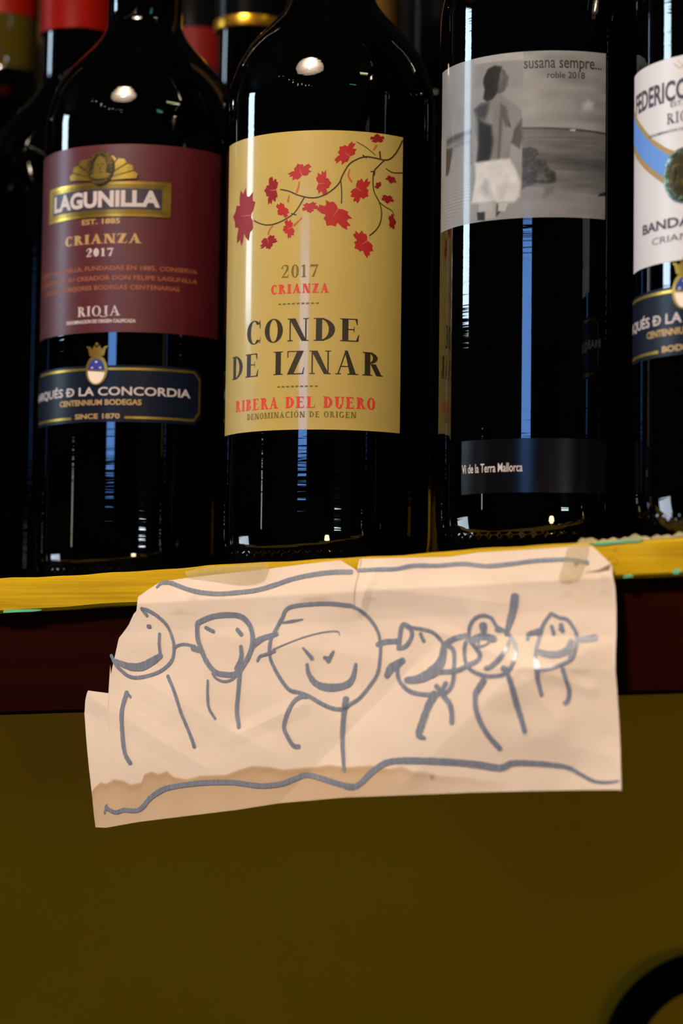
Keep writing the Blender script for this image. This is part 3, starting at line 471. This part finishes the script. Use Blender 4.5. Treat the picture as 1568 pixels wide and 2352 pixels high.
def navy_band(t, c, r=RM, shift=0., year='SINCE 1870', acc=False):
    """navy band label with gold border, crest and lettering centred at arc c (mm)"""
    q = lambda *p: [np.array((c-5.4+a, b+shift)) for a, b in p]
    s0, s1 = c-5.4-35.6, c-5.4+46.9
    n = wrap_sheet('navy_label', s0, s1, 61.8+shift, 83.0+shift, r, m_navy, t, 60, 2, corner=3.2)
    n['label'] = 'navy band label with gold border lines'
    L = r+.06
    def hb(a, b, y, w): return [np.array((c-5.4+x, y+shift+d)) for x, d in ((a, 0), (b, 0), (b, w), (a, w))]
    pol = [hb(-32, 1.4, 81.2, .9), hb(9.6, 43.6, 81.2, .9), hb(-32, -5.6, 63.0, .9), hb(16.4, 43.6, 63.0, .9), q((43.4, 81.2), (43.6, 82.1), (46.5, 79.0), (45.7, 78.7)), q((45.7, 66.5), (46.4, 66.3), (46.4, 79.1), (45.7, 78.9)), q((43.3, 63.9), (43.7, 63.0), (46.4, 66.4), (45.8, 66.9)), q((-32, 81.2), (-32, 82.1), (-35, 79.0), (-34.3, 78.7)), q((-35, 66.5), (-34.4, 66.3), (-34.4, 79.1), (-35, 78.9))]
    wrap_polys('gold_border', pol, L, m_gold, n)
    S = lambda a, b: (c-5.4+a, c-5.4+b)
    word = 'MARQU\u00c9S \u00d0 LA CONCORDIA'
    wrap_polys('lettering', sans(word, *S(-36.5, 41.9), 71.8+shift, 75.0+shift, .02), L, i_white, n)
    lines('small_lettering', [sans('CENTENNIUM BODEGAS', *S(-12, 22.7), 68.2+shift, 70.3+shift, .03), sans(year, *S(-3.8, 14.7), 63.1+shift, 65.0+shift, .03)], L, i_gold, n)
    cr = q((2.6, 86.6), (8.3, 86.6), (9.0, 89.2), (10.0, 90.2), (8.6, 90.1), (7.4, 89.0), (6.6, 90.6), (5.5, 89.6), (4.4, 90.6), (3.6, 89.0), (2.4, 90.1), (1.0, 90.2), (1.9, 89.2))
    cc = c; wrap_polys('crown', [cr, ellipse(cc, 91.0+shift, .6, .6, 10)], r+.25, m_gold, n, .3)
    wrap_polys('shield_rim', [ellipse(cc, 81.3+shift, 4.4, 5.7)], r+.2, m_gold, n, .3)
    wrap_polys('shield_field', [ellipse(cc, 81.0+shift, 3.5, 4.9, 24, 180, 360)], r+.55, ink('ivory_enamel', srgb(232, 214, 196)), n)
    wrap_polys('shield_chief', [ellipse(cc, 81.1+shift, 3.4, 4.4, 24, 0, 180)], r+.55, i_royal, n)
    wrap_polys('shield_stars', [ellipse(cc+a, b+shift, .55, .4, 8) for a, b in ((0, 84.3), (-1.7, 82.1), (1.7, 82.1))], r+.6, i_white, n)

# first bottle: burgundy label
b1 = bottle('wine bottle with a burgundy label above a navy band, left of the cream-labelled bottle', -.4904, .7871, hs=.177, hn=.2225, cap=m_blackfoil, cap_h=.243)
lab = wrap_sheet('burgundy_label', -45, 55.5, 95.5, 166.5, RM, m_burg, b1, 70, 2); lab['label'] = 'burgundy paper label with a gold crest'
L = RM+.06
A = lambda *p: [np.array(a) for a in p]
wrap_polys('gold_plate', [A((-22.3, 139.0), (32.4, 139.0), (32.4, 152.3), (-22.3, 152.3))], RM+.1, m_gold, lab, .25)
wrap_polys('name_panel', [A((-19.3, 141.6), (29.2, 141.6), (29.2, 149.7), (-19.3, 149.7))], RM+.40, mat('plum_navy_ink', srgb(46, 34, 48), .4), lab)
wrap_polys('panel_lines', [A((a, b), (c_, b), (c_, b+.25), (a, b+.25)) for a, c_, b in ((-20.6, 30.6, 140.3), (-20.6, 30.6, 150.7), (-20.0, 30.0, 141.0), (-20.0, 30.0, 150.0))], RM+.41, i_stem, lab)
wrap_polys('lettering', sans('LAGUNILLA', -18.1, 28.5, 143.0, 148.9, .045), RM+.46, i_white, lab)
fan = []                                                       # shell-shaped crest rays
for i in range(9):
    a0 = math.radians(6+i*18.7); a1 = math.radians(6+(i+1)*18.7-2.5); k = 13.2 if 2 < i < 6 else 13.8
    am = (a0+a1)/2; fan.append(A((5.6+4*math.cos(a0), 152.4+3.4*math.sin(a0)), (5.6+k*math.cos(a0), 152.4+k*.72*math.sin(a0)), (5.6+(k+.9)*math.cos(am), 152.4+(k+.9)*.73*math.sin(am)), (5.6+k*math.cos(a1), 152.4+k*.72*math.sin(a1)), (5.6+4*math.cos(a1), 152.4+3.4*math.sin(a1))))
wrap_polys('crest_rays', fan, RM+.3, m_gold, lab, .35)
wrap_polys('crest_medallion', [ellipse(5.6, 157.7, 5.6, 6.6)], RM+.5, mat('dark_antique_gold', srgb(44, 34, 10), .4, metal=.5, noise=((700, 700, 700), srgb(120, 96, 36), .5, .7)), lab, .5)
wrap_polys('crest_face', [ellipse(5.8, 157.8, 2.6, 4.0), ellipse(5.8, 154.6, 3.8, 1.3)]+[ellipse(5.6+4.8*math.cos(a), 157.7+5.7*math.sin(a), .35, .35, 8) for a in np.linspace(0, 6.28, 26)], RM+1.05, mat('gold_relief_face', srgb(120, 98, 34), .4, metal=.6), lab, .3)
wrap_polys('crest_face', [ellipse(4.9, 158.8, .5, .3, 8), ellipse(6.8, 158.8, .5, .3, 8), ellipse(5.9, 155.8, 1.0, .3, 8), ellipse(5.9, 157.2, .35, .8, 8)], RM+1.4, i_stem, lab)
lines('gold_lettering', [serif('CRIANZA', -10.7, 21.4, 129.0, 132.6, .3, .09), sans('EST. 1885', -2.4, 13.4, 136.5, 138.5, .03)], L, i_gold, lab)
lines('year_lettering', [serif('2017', -.1, 11.0, 124.2, 127.2, .3, .08), serif('RIOJA', -3.5, 14.1, 101.7, 105.4, .2, .07), sans('DENOMINACION DE ORIGEN CALIFICADA', -9.2, 20.0, 99.1, 100.4, .04)], L, i_white, lab)
lines('small_gold_lettering', [sans('BODEGAS LAGUNILLA, FUNDADAS EN 1885, CONSERVA', -32.5, 44, 118.9, 120.6, .01), sans('LA HERENCIA DE SU CREADOR DON FELIPE LAGUNILLA', -33, 44, 115.2, 116.9, .01), sans('UNA DE LAS MEJORES BODEGAS CENTENARIAS', -26, 36.6, 111.6, 113.3, .01)], L, i_dim, lab)
navy_band(b1, 5.4)

# second bottle: ochre cream label with vine
b2 = bottle('wine bottle with a tall cream label of red vine leaves and black lettering', -.3964, .766, hs=.168, hn=.215, cap=m_blackfoil, cap_h=.240)
lab = wrap_sheet('cream_label', -31.4, 45.8, 49.3, 154.3, RM, m_cream, b2, 70, 2); lab['label'] = 'ochre cream paper label printed with a vine branch'
wrap_polys('vine_branch', [q for w_, p in VINES for q in ribbon([np.array(a) for a in p], (w_*.9,), 5)], L, i_stem, lab)
wrap_polys('leaf_stalks', [q for p in STEMS for q in ribbon([np.array(a) for a in p], (.5, .8), 4)], L, i_pink, lab)
LEAF = [(1.05, 0), (.82, .13), (.76, .27), (.58, .28), (.46, .28), (.54, .46), (.50, .68), (.28, .62), (.12, .70), (.03, .56), (.0, .46), (-.18, .52), (-.38, .58), (-.42, .38), (-.60, .34), (-.52, .14), (-.40, .05)]
LEAF = LEAF+[(x, -y*.92) for x, y in LEAF[::-1][:-1]]
for i, (c, tp, wd) in enumerate(LEAVES):
    c = np.array(c); d = np.array(tp)-c; Ln = np.hypot(*d); d = d/Ln; nr = np.array((-d[1], d[0])); wob = rng.uniform(.9, 1.1, len(LEAF))
    big = wd > 9; sc_ = .84 if wd > 13 else .82 if not big else .68; Lx = max(Ln*1.05, wd*.55)*1.05*sc_; wy = wd*1.02*sc_
    P_ = [c+d*(p[0]*Lx*(1 if p[0] > 0 else .95))+nr*(p[1]*wy*k*1.15) for p, k in zip(LEAF, wob)]
    lf = wrap_polys('vine_leaf', [P_], L, i_leaf2 if c[0] < 0 or c[0] > 34 else i_leaf, lab)
    if wd > 5: wrap_polys('leaf_vein', [q for q in ribbon([c-d*Lx*.35, c+d*Lx*.1+nr*.15, c+d*Lx*.35], (.45, .1), 4)], RM+.1, i_vein, lab)
lines('black_lettering', [serif('CONDE', -14.4, 29.0, 80.2, 88.2, .25, .045, .2), serif('DE IZNAR', -23.9, 37.5, 68.6, 76.8, .25, .045, .2)], L, i_black, lab)
wrap_polys('year_lettering', serif('2017', .8, 14.3, 102.6, 107.0, .2, .07), L, i_olive, lab)
lines('red_lettering', [serif('CRIANZA', -3.3, 18.0, 97.0, 100.3, .34, .1, .2), serif('RIBERA DEL DUERO', -20.8, 35.2, 56.8, 60.8, .30, .09, .2)], L, i_red, lab)
lines('dark_lettering', [serif('DENOMINACI\u00d3N DE ORIGEN', -13.7, 28.2, 53.5, 55.6, .24, .12, .2)], L, i_olive, lab)

for hh in (93.1, 64.1): wrap_polys('dotted_rule', [A((a, hh), (a+1.1, hh), (a+1.1, hh+.55), (a, hh+.55)) for a in np.arange(-.2, 14.6, 1.72)], L, i_olive, lab)

# third bottle: black and white photograph label
b3 = bottle('wine bottle with a grey photograph label of a child on a beach', -.3043, .7507, hs=.182, hn=.227, cap=m_blackfoil, cap_h=.250)
PH = {k: np.array(v) for k, v in PHOTO.items()}
def inside(g, poly, soft):
    """soft coverage of polygon at points g"""
    x, y = g[:, 0], g[:, 1]; n = len(poly); ins = np.zeros(len(g), bool); d2 = np.full(len(g), 1e9)
    for i in range(n):
        (x0, y0), (x1, y1) = poly[i-1], poly[i]
        c = (y0 > y) != (y1 > y); ins ^= c & (x < (x1-x0)*(y-y0)/((y1-y0) or 1e-9)+x0)
        dx, dy = x1-x0, y1-y0; t = np.clip(((x-x0)*dx+(y-y0)*dy)/(dx*dx+dy*dy+1e-9), 0, 1)
        d2 = np.minimum(d2, (x-x0-t*dx)**2+(y-y0-t*dy)**2)
    d = np.sqrt(d2)*np.where(ins, 1, -1); return np.clip(.5+d/soft, 0, 1)
def hnoise(g, sx, sy, seed):
    r_ = np.random.default_rng(seed); T = r_.uniform(-1, 1, (64, 64)); u = g[:, 0]/sx; v = g[:, 1]/sy; i = np.floor(u).astype(int); j = np.floor(v).astype(int); a = u-i; b = v-j
    a = a*a*(3-2*a); b = b*b*(3-2*b); f = lambda i, j: T[i % 64, j % 64]
    return (f(i, j)*(1-a)+f(i+1, j)*a)*(1-b)+(f(i, j+1)*(1-a)+f(i+1, j+1)*a)*b
def photo_colour(g):
    v = 152+6*hnoise(g, 9, 4, 1)+np.clip((g[:, 0]+35)/30, 0, 1)*-4
    def put(k, val, soft=.8, al=1.0, tex=0):
        nonlocal v
        c = inside(g, PH[k], soft)*al; v = v*(1-c)+(val+tex)*c
    put('headband', 138, 2, .8); put('stripe', 166, .5); put('rightsky', 148, .6, 1, 12*hnoise(g, 7, 2.5, 4)); put('cloud2', 162, 5, .7); put('cloud1', 184, 1.8)
    put('leftsea', 128, 1, 1, 10*hnoise(g, 6, .5, 2)); put('leftlight', 150, 1.2, .9, 16*np.sin(g[:, 1]*2*math.pi/1.05+g[:, 0]*.12)*np.clip((126-g[:, 1])/12, 0, 1)); put('lefthor', 84, 1.2, .9); put('post', 62, .8, .9)
    put('sea', 118, .5, 1, 9*hnoise(g, 9, .8, 3)); put('deep', 88, 3, .8, 8*hnoise(g, 5, .6, 6)); put('horizon', 86, .4); put('boat', 190, .4); put('sand', 140, 2, .9, 7*hnoise(g, 6, 2, 8))
    put('rock1', 56, .8, .95, 22*hnoise(g, 1.2, .8, 9)); put('rock2', 62, 1, .95, 30*hnoise(g, 1.1, .9, 10)); put('rocklight', 118, 1.2, .8); put('reflection', 104, 1.5, .6); put('rockedge', 40, .6)
    put('leftarm', 150, .7, .9); put('torso', 134, .7, 1, 6*hnoise(g, 2, 5, 11)); put('shoulder', 76, 1.6, .85); put('backshade', 48, 1.6, .9); put('spine', 90, 1.2, .8); put('armgap', 60, .5, .8); put('armshade', 70, 1, .8)
    put('face', 104, .8, 1, 12*hnoise(g, 1, 1, 12)); put('hair', 38, 1, 1, 14*hnoise(g, .8, 1.5, 13))
    put('leg2', 168, .7); put('leg1', 62, .7); put('leg3', 80, .6); put('hem', 176, .6); put('hem2', 182, .6); put('shorts', 204, 1.2, 1, 9*hnoise(g, 2.5, 2.5, 14)); put('fold1', 160, 3, .7); put('fold2', 172, 3, .6)
    v = 142+(v-158)*1.25+1.5*hnoise(g, .5, .4, 15); l = np.clip(v, 8, 245)/255
    l = np.where(l <= .04045, l/12.92, ((l+.055)/1.055)**2.4)
    return np.stack([l*.76, l*.755, l*.77, np.ones_like(l)], 1).astype(np.float32)
lab = wrap_sheet('photo_label', -34.7, 33.3, 109.7, 164.7, RM, m_photo, b3, 230, 200, photo_colour); lab['label'] = 'grey photograph label of a child in white shorts by the sea'
lines('lettering', [sans('susana sempre...', 5.8, 31.8, 159.0, 161.6, .012), sans('roble 2018', 13.5, 25.9, 155.6, 157.8, .012)], L, i_grey, lab)
low = wrap_sheet('black_label', -17.4, 34, 20.0, 37.6, RM, m_blackl, b3, 40, 2); low['label'] = 'plain black band label with small white lettering'
wrap_polys('lettering', sans('Vi de la Terra Mallorca', -24.5+7.4, 6.4, 26.9, 29.9, .01), L, i_white, low)

# fourth bottle: white label with blue sash
b4 = bottle('wine bottle with a white label crossed by a blue sash, at the right frame edge', -.226, .7294, hs=.172, hn=.214, cap=m_blackfoil, cap_h=.240)
lab = wrap_sheet('white_label', -42.5, 30, 85.0, 148.6, RM, m_white, b4, 60, 2); lab['label'] = 'white paper label with a gold-edged blue sash'
up = [(-42.5, 138.5), (-39.9, 136.1), (-31.9, 130.3), (-24.6, 124.6), (-18.1, 120.7), (-13.1, 118.5), (-6, 115.5), (4, 113), (16, 112.5), (30, 116)]
lo = [(-42.5, 124.8), (-38.8, 122.1), (-30.1, 116.4), (-24.5, 112.9), (-18.6, 109.2), (-13.1, 107.0), (-6, 104.5), (4, 101.5), (16, 101), (30, 104)]
def strip(a, b): return [A(a[i], b[i], b[i+1], a[i+1]) for i in range(len(a)-1)]
def mixl(a, b, t): return [(p[0]*(1-t)+q_[0]*t, p[1]*(1-t)+q_[1]*t) for p, q_ in zip(a, b)]
wrap_polys('sash_gold_edge', strip(up, lo), L, i_dgold, lab)
wrap_polys('blue_sash', strip(mixl(up, lo, .16), mixl(up, lo, .82)), RM+.1, i_blue, lab)
lines('lettering', [sans('FEDERICO', -38.6, -9.0, 135.2, 141.6, .03), sans('PATERNINA', -8, 25, 135.6, 141.6, .05), serif('RIOJA', -17.9, -2.5, 127.9, 131.3, .16, .08), sans('BANDA AZUL', -31.2, 11, 95.5, 98.6, .03)], L, i_slate, lab)
lines('small_lettering', [sans('EST. 1896', -16.4, -4.4, 133.1, 134.7, .01), sans('CRIANZA', -25, -1, 91.2, 93.4, .0), sans('DENOMINACION DE ORIGEN CALIFICADA', -27.2, 7, 125.3, 126.2, .02)], L, i_slate, lab)
wrap_polys('pale_crest', ribbon([np.array(p) for p in ((-15, 146.5), (-12.5, 144.8), (-10, 146.0), (-7, 144.6))], (.4, .7, .4), 5)+ribbon([np.array(p) for p in ((-13.5, 147.4), (-11.5, 145.6), (-9, 147.2))], (.3, .5), 5), L, ink('pale_grey_ink', srgb(176, 164, 156)), lab)
wrap_polys('medal_rim', [ellipse(-10.4, 111.3, 8.4, 8.4, 60)], RM+.2, m_rim, lab, .5)
wrap_polys('medal_beads', [ellipse(-10.4+7.6*math.cos(a), 111.3+7.6*math.sin(a), .34, .34, 8) for a in np.linspace(0, 2*math.pi, 61)[:-1]], RM+.75, m_rim, lab, .25)
wrap_polys('medal_face', [ellipse(-10.4, 111.3, 6.6, 6.6, 48)], RM+.75, m_medal, lab, .2)
wrap_polys('medal_relief', [ellipse(-10.4, 112.2, 2.6, 3.2, 20), ellipse(-10.4, 108.4, 4.2, 1.6, 20), ellipse(-14.5, 111.6, .7, 2.5, 12), ellipse(-6.3, 111.6, .7, 2.5, 12)], RM+1.0, m_medal, lab, .3)
navy_band(b4, -10.6, RM, -5.9, 'BODEGAS', True)

# an added out-of-view bottle blocking the window reflection on the left, and the back row
bottle('added plain dark bottle out of view on the left, blocking the window reflection', -.612, .795, cap=m_blackfoil)
def back(px_x, px_y, label, **k): return bottle(label, px_x, px_y, **k)
back(-.5697, .860, 'dark wine bottle with a bright red foil neck behind the burgundy-labelled bottle', cap=m_red, cap_h=.2480, hs=.185, hn=.228, capr=.0164, rn=.0154)
b = back(-.659, .932, 'olive glass bottle with a red foil top at the far left behind', cap=m_red, cap_h=.2875, hs=.215, hn=.2625, capr=.0158, rn=.0150, H=.330)
from_bm('clear_neck', lathe([(.0150, .2615), (.0157, .2635), (.0154, .276), (.0154, .2877)], 64), m_glass2, b, True)
b = back(-.573, .965, 'dark bottle with a deep red neck label, mostly hidden in the back row', cap=m_blackfoil, cap_h=.2760, hs=.195, hn=.238, H=.32)
from_bm('neck_label', lathe([(.0150, .250), (.0156, .250), (.0156, .2755), (.0150, .2755)], 64), m_darkred, b, True)
back(-.5129, .9116, 'dark bottle with a shiny gold ring round its black foil neck', cap=m_blackfoil, cap_h=.2545, hs=.184, hn=.228, ring=(m_goldring, (.2530, .2585)))
back(-.430, .858, 'dark bottle with a tan foil neck behind the cream-labelled bottle', cap=m_tan, cap_h=.2200, hs=.172, hn=.214, capr=.0150, rn=.0138)
back(-.4424, .964, 'dark bottle standing behind the gap right of the cream-labelled bottle', cap=m_blackfoil, hs=.186, hn=.226)
back(-.3115, .851, 'dark bottle standing behind the photograph-labelled bottle', cap=m_blackfoil, hs=.186, hn=.226)

# ---------------------------------------------------------------- the child's drawing
def mmint(pts):
    a = np.array(pts); o = np.argsort(a[:, 0], kind='stable'); return a[o]
TP, BT_ = mmint(TOP), mmint(BOTTOM); LF = np.array(LEFT); RT = np.array(RIGHT)
xl = TP[:, 0].min()
def topz(x): return np.interp(x, TP[:, 0], TP[:, 1])
def botz(x): return np.interp(x, BT_[:, 0], BT_[:, 1])
def lipz(x): return np.interp(x, [p[0] for p in LIPTOP], [p[1] for p in LIPTOP])
cA, cB = np.array(CREASE[0]), np.array(CREASE[1]); cd = (cB-cA)/np.hypot(*(cB-cA)); cn = np.array((-cd[1], cd[0]))
if cn[0] < 0: cn = -cn
CR = [((-440, -8), (-395, -30), .5, 5), ((-395, 14), (-330, 6), .45, 7), ((-345, 30), (-290, 24), .6, 6), ((-300, 20), (-272, -12), .7, 7), ((-290, -4), (-262, 10), .6, 6), ((-420, -2), (-372, -24), .45, 6), ((-384, -18), (-360, -8), .5, 4), ((-283, -16), (-256, -22), .4, 6), ((-325, 10), (-318, -28), .35, 5), ((-335, 36), (-341, 22), .6, 2.5), ((-312, 15), (-262, -2), .5, 3)]
def surf(x, z):
    """how far the sheet stands off the shelf front, mm (positive = towards the room)"""
    x = np.asarray(x, float); z = np.asarray(z, float); d = lipz(x)-z
    y = .5+1.9*np.clip(d/11, 0, 1)**1.2-1.1*np.clip((d-11.5)/9, 0, 1)*np.clip(1-(d-11.5)/45, 0, 1)
    s = (x-cA[0])*cn[0]+(z-cA[1])*cn[1]; low = np.clip((14-z)/10, 0, 1)
    y = y+low*(.16*np.clip(s, -18, 0)*-1*0+.20*np.clip(s, 0, 26)*np.clip(1-s/60, 0, 1))
    for a, b, h, w_ in CR:
        a, b = np.array(a, float), np.array(b, float); L_ = np.hypot(*(b-a)); u = (b-a)/L_; t_ = np.clip((x-a[0])*u[0]+(z-a[1])*u[1], 0, L_)
        q = np.hypot(x-a[0]-t_*u[0], z-a[1]-t_*u[1]); y = y+.75*h*np.clip(1-q/w_, 0, 1)
    g = np.stack([x.ravel(), z.ravel()], 1); y = y+(.55*hnoise(g, 19, 14, 21)+.07*hnoise(g, 6, 5, 22)).reshape(x.shape)
    y = y+1.6*np.clip((x+262)/12, 0, 1)**2*np.clip((-20-z)/14, 0, 1)          # curled corner at the lower right
    return np.maximum(y, .15)
nx, nz = 560, 250
xa = xl; xb = TP[:, 0].max()
U = np.linspace(xa, xb, nx); Wv = np.linspace(0, 1, nz)
Xg = np.repeat(U[:, None], nz, 1); tz = topz(U); bz = botz(U); Zg = bz[:, None]+(tz-bz)[:, None]*Wv[None]
def edge_shift(Z):   # side edges lean outwards towards the bottom
    rx = np.interp(Z, RT[::-1, 1], RT[::-1, 0]); lx = np.interp(Z, LF[::-1, 1], LF[::-1, 0], right=LF[0, 0]); return lx, rx
lx, rx = edge_shift(Zg); f = (Xg-xa)/(xb-xa)
Xs = Xg+(rx-xb)*np.clip((f-.85)/.15, 0, 1)*(Zg < RT[0, 1])+(lx-xa)*np.clip(1-f/.12, 0, 1)*(Zg < LF[0, 1]+.1)
Ys = surf(Xs, Zg)
paper = thing('paper_drawing', "crumpled pink paper with a marker drawing of six round figures, taped to the shelf edge", 'drawing', (0, 0, 0))
yy = YF-Ys/1000-.0002
V = np.stack([Xs.ravel()/1000, yy.ravel(), ZB+Zg.ravel()/1000], 1); V2 = V+np.array((0, .00014, 0))
Fc = []
for i in range(nx-1):
    for j in range(nz-1):
        a = i*nz+j; Fc.append((a, a+nz, a+nz+1, a+1))
N = nx*nz
Fb = [tuple(v+N for v in q[::-1]) for q in Fc]
rim = [i*nz for i in range(nx)]+[(nx-1)*nz+j for j in range(1, nz)]+[i*nz+nz-1 for i in range(nx-2, -1, -1)]+[j for j in range(nz-2, 0, -1)]
Fr = [(rim[k], rim[k]+N, rim[(k+1) % len(rim)]+N, rim[(k+1) % len(rim)]) for k in range(len(rim))]
def paper_colour(x, z):
    g = np.stack([x, z], 1); base = np.array(srgb(231, 207, 187)[:3]); c = np.repeat(base[None], len(x), 0)
    def mixc(col, a):
        nonlocal c; c = c*(1-a[:, None])+np.array(srgb(*col)[:3])[None]*a[:, None]
    sa = mmint(STAIN); top = np.interp(x, sa[:, 0], sa[:, 1]); fade = np.clip((-290-x)/50, 0, 1)*.9+.1*(x < -290)
    under = np.clip((top-z)/.7+.5, 0, 1)
    mixc((190, 156, 118), under*fade*.95*np.clip(1-(top-z)/60, .3, 1))
    mixc((178, 140, 100), under*fade*np.clip(1-np.abs(top-z-1.2)/1.6, 0, 1)*.5)
    for (px_, pz_), r_, col, al in ((SPOTS[0], .8, (110, 50, 30), .95), (SPOTS[2], .5, (120, 100, 84), .6), (SPOTS[3], .9, (130, 108, 88), .6)):
        mixc(col, np.clip(1.4-np.hypot(x-px_, z-pz_)/r_, 0, 1)*al)
    d = np.hypot((x-SPOTS[1][0])/4.2, (z-SPOTS[1][1])/6.2); mixc((234, 196, 156), np.clip(1-d*.9, 0, 1)*.3+np.clip(1-np.abs(d-.9)/.12, 0, 1)*.6)
    mixc((150, 110, 70), np.clip(1-np.abs(x+341.8+.10*(34-z))/.35, 0, 1)*(z > 22)*(z < 39)*.8)                      # brown crack
    mixc((190, 160, 125), np.clip(hnoise(g, 6, 1.6, 31)-.45, 0, 1)*1.2*np.clip(1-np.abs(lipz(x)-z-13)/5, 0, 1))    # patchy tan line along the fold
    mixc((96, 46, 34), inside(g, np.array([(-264.8, 33.3), (-260, 34.2), (-256.2, 36.0), (-256.6, 34.0), (-260, 33.4)]), .4)*.9)
    c = c*(1+.03*hnoise(g, 12, 9, 33))[:, None]
    return np.concatenate([c, np.ones((len(x), 1))], 1).astype(np.float32)
m_paper = mat('matt_pink_paper', srgb(231, 207, 187), .62, spec=.25, attr='paint', bump=((900, 900, 900), .15, .0002))
sheet = pydata('paper_sheet', np.concatenate([V, V2]), Fc+Fb+Fr, m_paper, paper)
sheet.data.set_sharp_from_angle(angle=math.radians(50))
ca = sheet.data.color_attributes.new('paint', 'FLOAT_COLOR', 'POINT'); cc = paper_colour(Xs.ravel(), Zg.ravel()); ca.data.foreach_set('color', np.concatenate([cc, cc]).ravel())
m_marker = mat('silver_grey_marker', srgb(128, 132, 146), .42, metal=.30, spec=.5, noise=((1500, 1500, 120), srgb(156, 158, 168), .4, .8))
for i, (ws, pts) in enumerate(DRAW):
    V = []; Fc = []
    for q in ribbon([np.array(p) for p in pts], [k*1.1 for k in ws], 7, .08):
        q = np.array(q); y = YF-(surf(q[:, 0], q[:, 1])+.28)/1000-.00012; a = len(V)
        V += [(p[0]/1000, yv, ZB+p[1]/1000) for p, yv in zip(q, y)]; Fc.append(tuple(range(a, a+len(q))))
    pydata('marker_stroke', V, Fc, m_marker, paper)
# tape
m_tape = mat('yellowed_clear_tape', srgb(205, 188, 140), .18, coat=.5); nt = m_tape.node_tree; nt.nodes['Principled BSDF'].inputs['Alpha'].default_value = .38
def tape(pts, label, off):
    c = catmull([np.array(p) for p in pts]+[np.array(pts[0])], 3)[:-1]; o0 = np.mean(c, 0)
    bm = bmesh.new(); vs = []
    for k in np.linspace(1, 0, 9)[:-1]: vs.append([bm.verts.new(((o0[0]+(p[0]-o0[0])*k)/1000, YF-(float(surf(o0[0]+(p[0]-o0[0])*k, o0[1]+(p[1]-o0[1])*k))+off)/1000, ZB+(o0[1]+(p[1]-o0[1])*k)/1000)) for p in c])
    for a, b in zip(vs, vs[1:]):
        for i in range(len(c)): j = (i+1) % len(c); bm.faces.new((a[i], a[j], b[j], b[i]))
    bm.faces.new(vs[-1]); o = from_bm('adhesive_tape', bm, m_tape, None, True)
    o['label'] = label; o['category'] = 'tape'; o['group'] = 'tape holding up the drawing'
    return o
tape(TAPE1, 'yellowed clear tape at the upper left of the drawing, lapping onto the yellow edge', .75)
tape(TAPE2, 'short piece of clear tape at the upper right corner of the drawing', .75)

# ---------------------------------------------------------------- black ring, lower right
rg = thing('black_ring', 'black round ring out of focus in the lower right corner against the ochre wall', 'ring', RING_POS)
ax = Vector((math.cos(psi), math.sin(psi), 0))
pts = [ax*RING_R*math.cos(a)+ZZ*RING_R*math.sin(a) for a in np.linspace(0, 2*math.pi, 73)[:-1]]
from_bm('hoop', tube(pts, RING_T, 20, True), m_iron, rg, True)
nrm = Vector((-math.sin(psi), math.cos(psi), 0))
wy = (1.03-RING_POS[1])
from_bm('bracket_arm', tube([ax*RING_R, ax*(RING_R+.004)+Vector((.002, wy*.5, 0)), ax*(RING_R+.004)+Vector((.004, wy-.002, 0))], .005, 12), m_iron, rg, True)
bm = lathe([(0, 0), (.02, 0), (.022, .002), (.022, .005), (0, .005)], 32)
for v in bm.verts: v.co = Vector((ax.x*(RING_R+.004)+.004+v.co.x, wy-v.co.z, v.co.y))
from_bm('wall_plate', bm, m_iron, rg, True)
